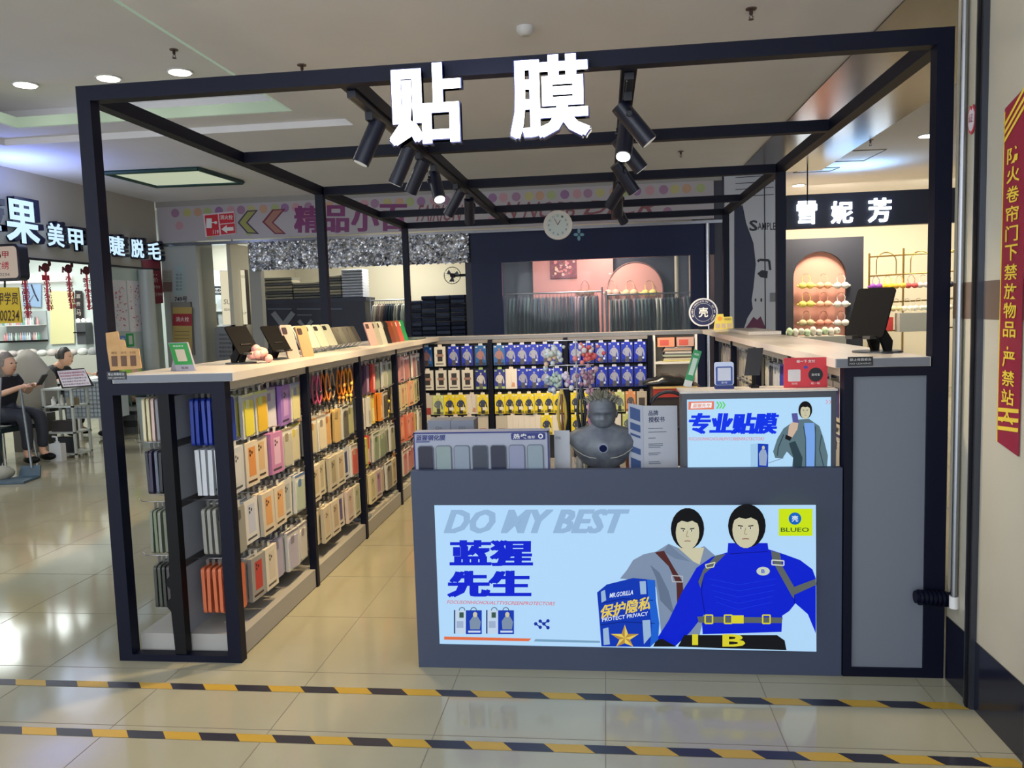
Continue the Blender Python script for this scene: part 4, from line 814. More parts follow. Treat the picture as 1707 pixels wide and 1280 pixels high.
phone_on_stand(.47, 1.0, .085, .19, (224, 196, 186), (60, 50, 60), 'pink floral phone case leaning at the front of the phone row', .32, R(66), False)
phone_on_stand(.49, 1.16, .085, .18, (206, 160, 120), (60, 50, 50), 'orange patterned phone case, second in the phone row', .32, R(66), False)
for i in range(4): phone_on_stand(.40, 1.36+.16*i, .078, .155, (198, 206, 190), (40, 40, 44), 'white sample phone on a wire stand, %s of the four from the front' % ORD[i], .55, R(66))
for i in range(5): phone_on_stand(.38, 2.02+.10*i, .07, .13, ((50, 54, 54), (60, 70, 64), (40, 44, 52), (64, 66, 60), (36, 36, 44))[i], (20, 20, 24), 'dark sample phone on a stand in the middle of the row, %s from the front' % ORD[i], .6, R(66))
for i, (a, b, nm) in enumerate((((214, 170, 170), (70, 60, 60), 'pink'), ((176, 176, 166), (60, 60, 60), 'silver'), ((200, 204, 196), (30, 30, 34), 'black and white'), ((36, 34, 36), (90, 90, 90), 'black'), ((140, 70, 50), (60, 40, 40), 'brown'), ((150, 90, 60), (190, 90, 70), 'rust'), ((200, 90, 80), (230, 200, 190), 'red'), ((40, 150, 90), (230, 230, 220), 'green'))):
    phone_on_stand(.47, 2.52+.13*i, .085, .18, a, b, '%s decorated phone case near the far end of the row, %s of eight' % (nm, ORD[i]), .35, R(66), False)
c = MB(); c.prism([(.30, 3.5, ZC), (.55, 3.5, ZC), (.55, 3.85, ZC), (.30, 3.85, ZC)], (0, 0, .012), C(60, 80, 76, .3)); tag(c.build('tray'), 'thin dark green tray at the far end of the left countertop', 'tray')
# right / back countertop signs
c = MB(); cx_, cz_ = 3.02, 1.405; y = 4.27
t = thing('round_logo_sign', 'round navy sign with a white ring and character on the back countertop', 'sign', (cx_, y, ZC))
c.tube([(cx_, y, cz_), (cx_, y+.02, cz_)], .128, C(206, 208, 214, .4), 36); c.build('disc', t)
c = MB(); c.poly(disc(cx_, cz_, .115, y-.001, 36), C(24, 30, 76, .4)); c.poly(disc(cx_, cz_, .083, y-.0016, 36), C(190, 196, 206)); c.poly(disc(cx_, cz_, .080, y-.0022, 36), C(20, 26, 70, .4))
c.text('壳', (cx_-.042, y-.003, cz_-.045), (.084, 0, 0), (0, 0, .09), WHITE, off=.04); c.build('emblem', t)
c = MB(); tx = 'BLUEO INNOVATION · DO MY BEST · '
for i, ch in enumerate(tx):
    if ch == ' ': continue
    a = R(200-i*280/len(tx)); r_ = .092; uu = Vector((math.sin(a), 0, -math.cos(a)))*.013; vv = Vector((math.cos(a), 0, math.sin(a)))*.014
    c.text(ch, Vector((cx_+r_*math.cos(a), y-.003, cz_+r_*math.sin(a)))-uu*.5, uu if ch not in 'I·' else uu*.3, vv if ch != '·' else vv*.3, WHITE, off=.02)
c.build('lettering', t)
c = MB(); c.box(cx_-.04, y-.01, ZC, cx_+.04, y+.05, ZC+.03, NAVY); c.build('foot', t)
t = thing('yellow_price_sign', 'small yellow and white stepped sign beside the round logo sign', 'sign', (3.2, 4.22, ZC))
c = MB(); c.prism([(3.10, 4.2, ZC), (3.27, 4.2, ZC), (3.265, 4.2, 1.36), (3.19, 4.2, 1.36), (3.185, 4.2, 1.385), (3.13, 4.2, 1.385), (3.115, 4.2, 1.34)], (0, .006, 0), C(216, 200, 90, .5)); c.build('board', t)
c = MB(); c.text('扫码支付', (3.195, 4.1985, 1.328), (.06, 0, 0), (0, 0, .02), KB)
for i in range(3): c.box(3.118+.05*i, 4.1985, 1.262, 3.155+.05*i, 4.1993, 1.30, C(190, 170, 150))
c.poly(disc(3.155, 1.345, .02, 4.1988), C(226, 150, 60)); c.build('print', t)
# clock hanging from the rear beam
y = 5.27; cc = at(930, 375, 'y', y)
t = thing('wall_clock', 'round white clock hanging on the rear roof beam', 'clock', (cc.x, y, cc.z))
c = MB(); c.tube([(cc.x, y-.01, cc.z), (cc.x, y+.038, cc.z)], .15, C(214, 210, 200, .4), 32); c.build('case', t)
c = MB(); c.poly(disc(cc.x, cc.z, .115, y-.011, 32), C(196, 206, 200, .4))
for i in range(12): a = R(90-30*(i+1)); c.text(str(i+1), (cc.x+.095*math.cos(a)-.010, y-.012, cc.z+.095*math.sin(a)-.010), (.020, 0, 0), (0, 0, .020), C(60, 60, 70))
c.build('dial', t)
for a, l_, m in ((60, .055, BLACK), (118, .075, RED)): c = MB(); c.tube([(cc.x, y-.0135, cc.z), (cc.x+l_*math.cos(R(a)), y-.0135, cc.z+l_*math.sin(R(a)))], .003, m, 5); c.build('hand', t)
c = MB(); c.box(cc.x-.01, y+.0, cc.z+.13, cc.x+.01, y+.038, 2.40, STEEL); c.build('hanger', t)
# ---------------------------------------------------------------- the shops behind and beside
YB_ = 8.0
def wallbox(name, *boxes):
    c = MB()
    for b in boxes: c.box(*b)
    return structure(c.build(name))
PALEW = C(176, 172, 160, .8); DARKW = C(30, 34, 46, .6); LITW = C(206, 200, 180, .8)
wallbox('wall_back', (-9, 10.8, 0, 12, 10.9, H, LITW))
wallbox('wall_left', (-9, -2, 0, -8.9, 10.8, H, LITW), (-4.4, -2, 2.24, -4.3, 7.95, H, C(176, 170, 158, .8)))
wallbox('wall_side_added', (9.4, -1, 0, 9.5, 10.8, H, C(170, 150, 125, .8)))  # unseen wall, added to keep the bright world out of the marble strip's reflection
wallbox('wall_end', (-9, 8.8, 0, -4.42, 8.86, H, C(196, 204, 200, .8)))
wallbox('wall_shop', (-4.4, 6.72, 0, -4.3, 7.95, 2.24, C(190, 204, 196, .7)))
wallbox('trim_4', (-4.31, -2, 2.215, -4.285, 7.95, 2.24, C(20, 24, 34)))
# pillar and fascia of the back row
wallbox('wall_pillar', (-4.28, YB_, 0, -3.74, YB_+.5, 2.62, C(160, 162, 156, .6)))
for b in ((-2.95, YB_, 0, -2.78, YB_+.12, 2.6, C(150, 148, 140, .6)), (-3.42, YB_+.3, 0, -3.36, YB_+2.8, 2.6, C(190, 184, 166, .7)), (.2, YB_+.05, 0, .3, YB_+2.75, 2.6, C(40, 44, 60)), (3.62, YB_+.05, 0, 3.75, YB_+2.75, H, C(60, 62, 74)), (4.44, YB_+.05, 0, 4.55, YB_+2.75, H, C(190, 180, 160)), (8.6, YB_, 0, 8.7, YB_+2.8, H, C(190, 180, 160))): wallbox('wall_partition', b)
wallbox('trim_5', (-4.3, YB_-.02, 3.12, 3.72, YB_+.3, H, C(150, 146, 140, .5)), (-4.3, YB_-.05, 2.56, 3.72, YB_+.1, 2.60, C(130, 130, 134, .2, .8)))
t = thing('shop_banner', 'long pale banner with coloured dots and purple Chinese characters over the rear shops', 'banner', (-.3, YB_, 2.6))
c = MB(); c.box(-4.28, YB_-.03, 2.622, 3.61, YB_-.003, 3.12, C(172, 164, 168, .3)); c.build('panel', t)
c = MB(); DC = [C(150, 112, 140, .4), C(176, 168, 110, .4), C(184, 146, 116, .4), C(158, 168, 112, .4), C(140, 100, 142, .4), C(184, 138, 146, .4)]; x = -4.0; i = 0
while x < 3.6:
    c.poly(disc(x, 3.03, .062, YB_-.031, 14), DC[i % 6]); i += 1; x += .165+.02*math.sin(i*1.7)
for x, z in ((-3.95, 2.85), (-3.5, 2.87), (-3.5, 2.70), (-2.05, 2.9), (-2.9, 2.72), (-1.6, 2.7), (.6, 2.72), (3.0, 2.74)): c.poly(disc(x, z, .06, YB_-.031, 14), DC[(i := i+1) % 6])
c.build('dots', t)
A = Art(YB_-.032); PU = C(116, 26, 96, .4)
for x0, x1, ch in ((490, 534, '精'), (538, 582, '品'), (585, 632, '小'), (633, 678, '百')): A.T(ch, x0, 343-(x0-490)*.02, x1, 388-(x0-490)*.02, PU, off=.07)
A.T('FAIRION', 694, 341, 772, 369, C(134, 76, 84, .5), off=.01, shear=.4).T('N NOBB', 838, 336, 960, 364, C(134, 76, 84, .5), off=.01, shear=.4).T('DICR', 972, 334, 1092, 358, C(134, 76, 84, .5), off=.01, shear=.4)
A.c.build('lettering', t)
A = Art(YB_-.033)
A.P([(396, 371), (412, 351), (430, 350), (413, 371), (432, 390), (412, 389)], C(60, 40, 70)).P([(399, 371), (413, 353), (426, 352), (410, 371), (427, 388), (413, 387)], C(150, 150, 80))
A.P([(437, 370), (454, 349), (476, 348), (456, 371), (477, 390), (458, 390)], C(110, 30, 50)).P([(441, 370), (456, 351), (471, 350), (453, 371), (472, 388), (459, 388)], C(160, 110, 96))
A.c.build('arrow_mark', t)
t = thing('hydrant_sign', 'red and white fire hydrant sign with an arrow on the rear banner', 'sign', (-3.3, YB_-.05, 2.7))
P = PX([(339, 357), (391, 352), (394, 390), (343, 395)], YB_-.035); c = MB(); c.prism(P, (0, -.012, 0), C(214, 196, 200, .3)); c.build('board', t)
A = Art(YB_-.048); R1 = C(200, 24, 40, .4); A.P([(341, 359), (363, 357), (366, 392), (345, 393.5)], R1).P([(365, 357), (389.5, 354.5), (390.5, 370.5), (366.5, 373)], R1).P([(367, 374.5), (391, 372), (392.5, 388.5), (368.5, 391)], R1)
A.Q(344, 364, 353, 380, WHITE).Q(353, 370, 358, 371.5, WHITE).E(359.5, 371, 2.6, 2.6, WHITE, 10).T('119', 355, 383, 364.5, 390, WHITE, off=.02).T('消火栓', 367, 358, 388, 366, WHITE, off=.01).P([(369, 382), (378, 375), (378, 379), (389, 378), (389.5, 384), (378.5, 385), (379, 389)], WHITE)
A.c.build('print', t)
# crumpled foil valance
c = MB(); nx, nz = 150, 20; P = []
for i in range(nx+1):
    for j in range(nz+1):
        x = -2.92+3.2*i/nx; z = 2.17+.40*j/nz+(.02*math.sin(i*1.3) if j == 0 else 0); P.append((x, YB_-.04+rnd.uniform(-.035, .02), z+rnd.uniform(-.01, .01)))
c.add(P, [(i*(nz+1)+j, (i+1)*(nz+1)+j, (i+1)*(nz+1)+j+1, i*(nz+1)+j+1) for i in range(nx) for j in range(nz)], M_FOIL); c.add([(-2.92, YB_+.06, 2.17), (.28, YB_+.06, 2.17), (.28, YB_+.06, 2.57), (-2.92, YB_+.06, 2.57)], [(0, 1, 2, 3)], M_FOIL)
tag(c.build('foil_valance'), 'crumpled silver foil valance above the clothing shop opening', 'valance')
# ---- clothing shop (behind left)
light('shop_lamp', 'AREA', (-1.3, 9.4, 2.9), 55, (1, .96, .82), target=(-1.3, 9.6, 0), size=.6)
t = thing('shop_counter', 'dark navy shop counter with pale X letters under stacks of cloth', 'counter', (-2.35, 9.2, 0))
c = MB(); c.box(-3.24, 9.0, 0, -1.56, 9.5, 1.70, C(20, 24, 44, .5)); c.box(-3.25, 8.99, 1.70, -1.54, 9.5, 1.76, C(30, 34, 54)); c.build('body', t)
A = Art(8.985); A.L([(455, 521), (488, 564)], 9, C(120, 124, 130)).L([(489, 521), (456, 564)], 9, C(120, 124, 130)).L([(498, 534), (519, 560)], 6, C(120, 124, 130)).L([(520, 534), (500, 560)], 6, C(120, 124, 130)).Q(446, 514, 486, 516, C(90, 94, 110)).Q(495, 514, 570, 516, C(90, 94, 110)).Q(495, 524, 520, 526, C(90, 94, 110)); A.c.build('lettering', t)
def cloth(name, x0, x1, y0, y1, z, h, a, label, grp):
    c = MB(); n = 16; rs = []; sp_ = lambda v: math.copysign(abs(v)**.45, v)
    for i in range(9):
        x = x0+(x1-x0)*i/8; k = 1
        rs.append([(x, (y0+y1)/2+(y1-y0)/2*sp_(math.cos(t*2*math.pi/n)), z+h/2+h/2*k*sp_(math.sin(t*2*math.pi/n))) for t in range(n)])
    c.rings(rs, C(*a, .9)); return tag(c.build(name), label, 'folded cloth', grp)
q = 0
for (xa_, xb_, n, cl, nm) in ((-3.2, -2.74, 8, None, 'left'), (-2.72, -2.28, 6, None, 'second'), (-2.24, -1.95, 8, None, 'third'), (-1.93, -1.60, 10, (176, 180, 190), 'tallest')):
    for i in range(n):
        a = cl or [(160, 154, 136), (120, 120, 110), (90, 92, 96), (150, 146, 130), (170, 160, 136), (100, 100, 104)][(i+q) % 6]
        cloth('folded_cloth', xa_, xb_, 9.05, 9.4, 1.762+.044*i, .0438, a, '%s folded cloth in the %s stack on the shop counter, %s from the bottom' % (cname(a), nm, ORD[i]), 'folded cloth on the shop counter')
    q += 1
def garment_mesh(a, L=.9, wdt=.42):
    k = ('gar', a, L)
    if k in _goods: return _goods[k]
    c = MB(); rs = []; n = 12
    for i in range(7):
        z = -.06-L*i/6; wy = wdt/2*(1 if i else .55)*(1+.04*math.sin(i)); tx = .021+.006*i/6
        rs.append([(tx*math.sin(2*math.pi*j/n)+.008*math.sin(i*.9+j*1.7), wy*math.cos(2*math.pi*j/n), z+(.03 if i == 0 and abs(math.cos(2*math.pi*j/n)) < .4 else 0)) for j in range(n)])
    c.rings(rs, C(*a, .85)); c.tube([(0, 0, -.05), (0, 0, -.02), (.0, .012, 0), (0, 0, .01)], .003, CHROME, 4)
    me = bpy.data.meshes.new('garment'); me.from_pydata([tuple(v) for v in c.v], [], c.f)
    for m in c.m: me.materials.append(m)
    me.polygons.foreach_set('material_index', c.mi); me.polygons.foreach_set('use_smooth', c.sm); me.update(); _goods[k] = ('hanging_garment', me); return _goods[k]
def rail(name, x0, x1, y, z, cols, label, where, grp, L=.9):
    t = thing('garment_rail', label, 'clothes rail', ((x0+x1)/2, y, 0)); c = MB(); c.tube([(x0, y, z), (x1, y, z)], .012, STEEL, 8); c.build('bar', t)
    for x in (x0, x1): c = MB(); c.tube([(x, y, 0), (x, y, z+.06)], .014, STEEL, 8); c.build('post', t)
    n = len(cols)
    for i, a in enumerate(cols):
        nm, me = garment_mesh(a, L); o = bpy.data.objects.new(nm, me); COL.objects.link(o); o.location = (x0+.05+(x1-x0-.1)*(i+.5)/n, y, z-.023); o.rotation_euler.z = rnd.uniform(-.05, .05)
        tag(o, '%s garment %s, %s from the left' % (cname(a), where, ORD[i]), 'garment', grp)
rail('rail', -1.50, -.86, 9.1, 1.70, [(150, 146, 140), (170, 166, 150), (120, 96, 86), (150, 140, 130), (110, 90, 84), (36, 44, 60), (30, 40, 56), (34, 60, 70), (40, 44, 56), (150, 150, 140), (190, 190, 176), (60, 64, 70), (196, 200, 190), (170, 176, 160)], 'short clothes rail in the left clothing shop', 'on the short rail in the clothing shop', 'garments on the short rail')
c = MB(); c.box(-.85, 8.75, 0, .1, 9.2, 1.08, C(24, 28, 44)); tag(c.build('jeans_table'), 'dark table carrying piles of folded jeans', 'table')
for s_, (xx, n, nm) in enumerate(((-.84, 9, 'left'), (-.62, 10, 'second'), (-.40, 10, 'third'), (-.17, 10, 'right'))):
    for i in range(n): cloth('folded_jeans', xx, xx+.205, 8.8, 9.12, 1.082+.066*i, .0655, [(34, 42, 66), (44, 54, 78), (26, 32, 52), (60, 70, 90)][(i+s_) % 4], 'dark folded jeans in the %s pile, %s from the bottom' % (nm, ORD[i]), 'folded jeans on the table')
t = thing('wall_fan', 'round black cage fan on the clothing shop wall', 'fan', (-.12, 9.3, 1.95)); fc = at(754, 459, 'y', 9.2)
c = MB(); c.tube([(fc.x+.13*math.cos(R(a)), 9.2, fc.z+.13*math.sin(R(a))) for a in range(0, 361, 20)], .006, BLACK, 6)
for a in range(0, 180, 20): c.tube([(fc.x+.13*math.cos(R(a)), 9.2, fc.z+.13*math.sin(R(a))), (fc.x-.13*math.cos(R(a)), 9.2, fc.z-.13*math.sin(R(a)))], .0015, BLACK, 4)
c.build('cage', t); c = MB(); c.tube([(fc.x, 9.18, fc.z), (fc.x, 9.32, fc.z)], .035, BLACK, 14); c.box(fc.x, 9.24, fc.z-.02, .2, 9.27, fc.z+.02, BLACK); c.build('motor', t)
c = MB()
for a in range(0, 360, 120): c.poly([(fc.x, 9.22, fc.z), (fc.x+.11*math.cos(R(a)), 9.215, fc.z+.11*math.sin(R(a))), (fc.x+.10*math.cos(R(a+45)), 9.235, fc.z+.10*math.sin(R(a+45)))], C(90, 96, 110))
c.build('blade', t)
# ---- middle shop with navy fascia
FN = C(7, 18, 60, .35); FN.node_tree.nodes['Principled BSDF'].inputs['Specular IOR Level'].default_value = .2
for b in ((.3, YB_-.02, 2.15, 3.62, YB_+.1, 2.56, FN), (.3, YB_-.01, 0, .72, YB_+.1, 2.15, FN), (3.3, YB_-.02, 0, 3.5, YB_+.1, 2.15, FN)): wallbox('wall_fascia', b)
c = MB(); c.tube([(3.52, YB_-.06, 0), (3.52, YB_-.06, 2.56)], .03, CHROME, 14); tag(c.build('chrome_pole'), 'chrome pole at the right end of the navy shopfront', 'pole')
wallbox('wall_inner', (.35, 10.2, 0, 3.6, 10.25, 2.7, C(40, 44, 60, .5)))
c = MB(); c.box(.98, 10.0, 0, 2.28, 10.05, 2.42, C(196, 134, 126, .6)); tag(c.build('feature_partition'), 'tall pink wall panel with a flower picture in the middle shop', 'wall panel')
pc = [at(917, 433, 'y', 9.98), at(962, 463, 'y', 9.98)]
t = thing('flower_picture', 'framed pink and red flower picture on the pink panel', 'picture', (pc[0].x, 9.98, pc[1].z)); c = MB(); c.box(pc[0].x, 9.97, pc[1].z, pc[1].x, 9.998, pc[0].z, C(110, 40, 56)); c.build('picture_frame', t)
c = MB()
for i in range(40): px_, pz_ = rnd.uniform(.08, .92), rnd.uniform(.12, .88); c.poly(disc(pc[0].x+(pc[1].x-pc[0].x)*px_, pc[1].z+(pc[0].z-pc[1].z)*pz_, rnd.uniform(.015, .03), 9.969-.0003*i, 7), C(*rnd.choice([(206, 120, 120), (226, 176, 150), (170, 50, 70), (196, 160, 150), (120, 60, 60)])))
c.build('artwork', t)
def arch(name, cx, w, zt_, y, label, col, pan):
    t = thing(name, label, 'alcove', (cx, y, 0)); n = 18; r_ = w/2
    c = MB(); P = [(cx+r_, y, 0)]+[(cx+r_*math.cos(math.pi*i/n), y, zt_-r_+r_*math.sin(math.pi*i/n)) for i in range(n+1)]+[(cx-r_, y, 0)]; c.prism(P, (0, .02, 0), col); c.build('arch_panel', t)
    c = MB(); c.tube(P, .012, C(110, 80, 74), 6); c.build('arch_trim', t); return t
aa = at(1058, 437, 'y', 10.0); arch('arched_alcove', aa.x, .88, aa.z, 9.98, 'pink arched alcove at the right of the middle shop', C(206, 150, 136, .6), None)
_bra = {}
def bra(x, y, z, a, label, grp, s_=1.0):
    if a not in _bra:
        c = MB(); m = C(*a, .7)
        for q in (-1, 1): c.ball((q*.055, -.02, -.16), .06, .045, .05, m, 10, 7); c.tube([(q*.05, -.01, -.12), (q*.06, 0, -.05), (q*.03, .01, 0)], .005, m, 5); c.tube([(q*.1, -.01, -.17), (q*.13, .01, -.16)], .018, m, 6)
        c.tube([(-.04, .01, 0), (0, .01, .02), (.04, .01, 0)], .004, C(120, 90, 80), 4)
        me = bpy.data.meshes.new('bra'); me.from_pydata([tuple(v) for v in c.v], [], c.f)
        for q in c.m: me.materials.append(q)
        me.polygons.foreach_set('material_index', c.mi); me.polygons.foreach_set('use_smooth', c.sm); _bra[a] = me
    o = bpy.data.objects.new('bra', _bra[a]); COL.objects.link(o); o.location = (x, y, z); o.scale = (s_,)*3; return tag(o, label, 'bra', grp)
for i, a in enumerate(((226, 196, 150), (230, 214, 120), (150, 110, 80), (210, 170, 150))):
    p = at((1050, 1082, 975, 1020)[i], 478, 'y', 9.93); bra(p.x, p.y, p.z+.08, a, '%s bra displayed in the middle shop, %s' % (cname(a), ['in the arch on the left', 'in the arch on the right', 'on the pink panel edge', 'just left of the arch'][i]), 'bras in the middle shop', 1.1)
light('shop_lamp', 'AREA', (1.7, 8.35, 2.7), 45, (1, .9, .84), target=(1.7, 9.3, 0), size=.4); light('shop_lamp', 'AREA', (2.2, 9.5, 2.65), 16, (1, .8, .7), target=(2.2, 9.9, 0), size=.4)
rnd.seed(3)
D1 = [(18, 26, 56), (20, 24, 44), (24, 30, 50), (60, 84, 84), (40, 66, 72), (16, 20, 36), (110, 118, 108), (40, 60, 84), (124, 106, 112), (70, 96, 98)]
rail('rail', .62, 2.1, 8.75, 1.72, [D1[rnd.randrange(6 if i < 18 else 10)] for i in range(26)], 'long front clothes rail, left half, in the middle shop', 'on the left front rail of the middle shop', 'garments on the left front rail')
rail('rail', 2.16, 3.45, 8.70, 1.66, [D1[rnd.randrange(10)] for i in range(12)]+[(206, 206, 190), (196, 200, 186)]+[D1[rnd.randrange(10)] for i in range(8)], 'clothes rail at the right of the middle shop', 'on the right rail of the middle shop', 'garments on the right rail')
c = MB(); c.box(.722, YB_+.04, .002, 3.298, YB_+.046, 2.148, C(200, 215, 225, .02, 0, 0, .10)); tag(c.build('glass_pane'), 'clear glass shopfront pane of the middle shop', 'glass pane')
for i, px_ in enumerate((1128, 1152)):
    q = at(px_, 425, 'y', 9.3); c = MB(); c.tube([(q.x, 9.3, 0), (q.x, 9.3, 2.35)], .035, C(190, 186, 160, .4), 10); tag(c.build('cream_pole'), 'cream round pole inside the middle shop, the %s of the two' % ('left', 'right')[i], 'pole')
t = thing('flower_sticker', 'small pale blue four petal sticker on the navy fascia', 'sticker', (1.9, YB_-.03, 2.5)); A = Art(YB_-.022); FB = C(110, 160, 180)
for q in range(4): A.E(965+5*math.cos(R(90*q)), 391+6*math.sin(R(90*q)), 4 if q % 2 == 0 else 2.6, 2.6 if q % 2 == 0 else 4.4, FB, 10)
A.c.build('petals', t)
# ---- painted column with SAMPLE lettering
wallbox('wall_column', (3.75, YB_-.02, 0, 4.5, YB_+.045, H, C(190, 192, 198, .5)))
t = thing('mural', 'painted mural with SAMPLE lettering and a navy wave on the pale column', 'mural', (4.1, YB_-.03, 1)); A = Art(YB_-.021); NV = C(16, 26, 58, .5); BKK = C(20, 22, 34, .5)
A.P([(1224, 345), (1238, 342), (1244, 372), (1256, 405), (1260, 440), (1256, 480), (1253, 500), (1255, 515), (1246, 530), (1240, 548), (1224, 548)], NV).T('S', 1249, 367, 1263, 385, BKK, off=.07).T('AMPLE', 1263, 371, 1293, 383, BKK, off=.01)
A.P([(1242, 548), (1256, 528), (1262, 533), (1268, 527), (1277, 548)], C(96, 30, 66)).L([(1274, 270), (1276, 548)], 2, BKK).E(1259.5, 500, 1.4, 3, BKK, 8).E(1269, 500, 1.6, 3.4, BKK, 8)
A.L([(1263, 436), (1266, 433), (1282, 434), (1284, 450)], 4, BKK).P([(1262, 456), (1270, 450), (1280, 452), (1279, 464), (1268, 462)], BKK)
for y in (306, 316, 326, 338): A.L([(1226, y-10), (1290, y-14)], 1.2, BKK)
A.c.build('paint', t)
c = MB(); p = at(1284, 488, 'y', YB_-.03); c.box(p.x, YB_-.035, p.z-.12, p.x+.08, YB_-.021, p.z, C(120, 124, 128)); tag(c.build('notice_card'), 'small grey notice card on the pale mural column', 'card')
# ---- right lingerie shop
wallbox('wall_header', (4.55, YB_-.03, 2.44, 8.6, YB_+.1, 2.88, C(14, 20, 42, .5)))
for ch, x0, x1, y0, y1, nm in (('雪', 1328, 1361, 336, 374, 'first'), ('妮', 1385, 1421, 336, 373, 'second'), ('芳', 1447, 1485, 331, 371, 'third')):
    c = MB(); o, r_, u_ = PX([(x0, y1), (x1, y1-1), (x0, y0)], YB_-.034); c.text(ch, o, Vector(r_)-Vector(o), Vector(u_)-Vector(o), C(240, 250, 255, .4, em=5), off=.035, depth=.03)
    tag(c.build('lit_character'), 'glowing white character on the dark right shop header, %s from the left' % nm, 'illuminated letter', 'characters of the right shop')
c = MB(); c.tube([(at(1346, 300, 'y', 7.6).x, 7.6, 2.7), (at(1346, 300, 'y', 7.6).x, 7.6, H)], .008, BLACK, 6); tag(c.build('hanging_rod'), 'thin black rod hanging from the ceiling before the right shop', 'rod')
light('cool_glow', 'AREA', (5.4, 7.85, 2.93), 5, (.25, .55, 1), target=(5.4, 7.6, 5), size=.8)
light('shop_lamp', 'AREA', (5.5, 8.9, 3.0), 60, (1, .84, .66), target=(5.6, 9.8, .8), size=.5); light('shop_lamp', 'AREA', (7.2, 8.9, 3.0), 45, (1, .88, .66), target=(7.0, 9.8, .8), size=.5)
t = thing('display_partition', 'dark partition with a pink arched alcove in the right shop', 'partition', (5.4, 9.5, 0)); r_ = .385; cxx = 5.37; zt_ = 2.22; n = 18
arc_ = [(cxx+r_*math.cos(math.pi*i/n), 9.5, zt_-r_+r_*math.sin(math.pi*i/n)) for i in range(n+1)]
c = MB(); c.box(4.6, 9.5, 0, cxx-r_, 9.56, 2.42, DARKW); c.box(cxx+r_, 9.5, 0, 6.0, 9.56, 2.42, DARKW)
for i in range(n): c.prism([arc_[i], (arc_[i][0], 9.5, 2.42), (arc_[i+1][0], 9.5, 2.42), arc_[i+1]], (0, .06, 0), DARKW)
c.build('panel', t); c = MB(); c.box(cxx-r_-.02, 9.57, 0, cxx+r_+.02, 9.6, 2.3, C(204, 146, 128, .6)); c.build('alcove_back', t)
for i, (px_, cols) in enumerate(((1344, [(214, 200, 100), (206, 196, 96), (190, 180, 140)]), (1373, [(226, 170, 130), (222, 164, 136), (214, 140, 120)]), (1402, [(206, 206, 200), (210, 210, 206), (214, 212, 204)]))):
    for j, a in enumerate(cols): p = at(px_, 477+31*j, 'y', 9.48); bra(p.x, p.y, p.z+.17, a, '%s bra in the pink alcove, column %s, row %s' % (cname(a), ORD[i], ORD[j]), 'bras in the pink alcove', 1.0)
t = thing('gold_rack', 'gold tube rack with arched tops in the right shop', 'rack', (6.6, 9.3, 0)); GO = C(150, 120, 60, .3, .8)
for x in (6.02, 6.5, 6.98, 7.46): c = MB(); c.tube([(x, 9.3, 0), (x, 9.3, 2.15+.12*(x-6))], .014, GO, 6); c.build('post', t)
for z in (2.1, 1.82, 1.42, 1.0): c = MB(); c.tube([(6.02, 9.3, z), (7.46, 9.3, z+.04)], .012, GO, 6); c.build('bar', t)
for x in (6.26, 6.74, 7.22): c = MB(); c.tube([(x+.14*math.cos(R(a)), 9.3, 2.02+.14*math.sin(R(a))) for a in range(0, 181, 15)]+[(x-.14, 9.3, 1.84)], .008, GO, 5); c.tube([(x+.14, 9.3, 2.02), (x+.14, 9.3, 1.84)], .008, GO, 5); c.build('arch', t)
for i, a in enumerate(((120, 50, 150), (226, 190, 40), (216, 170, 60), (200, 80, 80), (206, 196, 186), (210, 190, 170), (30, 30, 40), (200, 196, 190))): bra(6.10+.165*i, 9.25, 1.80, a, '%s bra on the gold rack, number %s on the upper bar' % (cname(a), ORD[i]), 'bras on the gold rack', .85)
for i in range(9): a = [(206, 204, 190), (190, 206, 196), (214, 200, 150), (226, 220, 200)][i % 4]; bra(6.08+.155*i, 9.25, 1.46, a, '%s bra on the gold rack, number %s on the lower bar' % (cname(a), ORD[i]), 'bras on the gold rack lower bar', .8)
c = MB(); p0, p1 = at(1500, 522, 'y', 9.1), at(1548, 552, 'y', 9.1); c.box(p0.x, 9.1, p1.z, p1.x, 9.3, p0.z, C(170, 172, 164, .6)); tag(c.build('white_bundle'), 'pale wrapped bundle on the gold rack shelf', 'bundle')
c = MB(); p = at(1482, 540, 'y', 9.2); c.box(p.x-.07, 9.2, p.z-.1, p.x+.06, 9.25, p.z+.1, C(196, 60, 56)); tag(c.build('red_pouch'), 'red pouch hanging left of the pale bundle', 'pouch')
c = MB(); c.box(4.62, 8.6, 0, 5.5, 9.1, .98, C(200, 196, 180))
tag(c.build('display_table'), 'cream display table before the pink alcove', 'table')
for i in range(10):
    c = MB(); x = 4.66+.082*i; a = [(206, 210, 196), (190, 214, 180), (216, 210, 200)][i % 3]; c.ball((x+.03, 8.8, 1.03+.02*(i % 2)), .045, .1, .05+.01*(i % 3), C(*a, .7), 8, 6); tag(c.build('folded_underwear'), '%s folded underwear on the cream display table, number %s from the left' % (cname(a), ORD[i]), 'underwear', 'underwear on the display table')
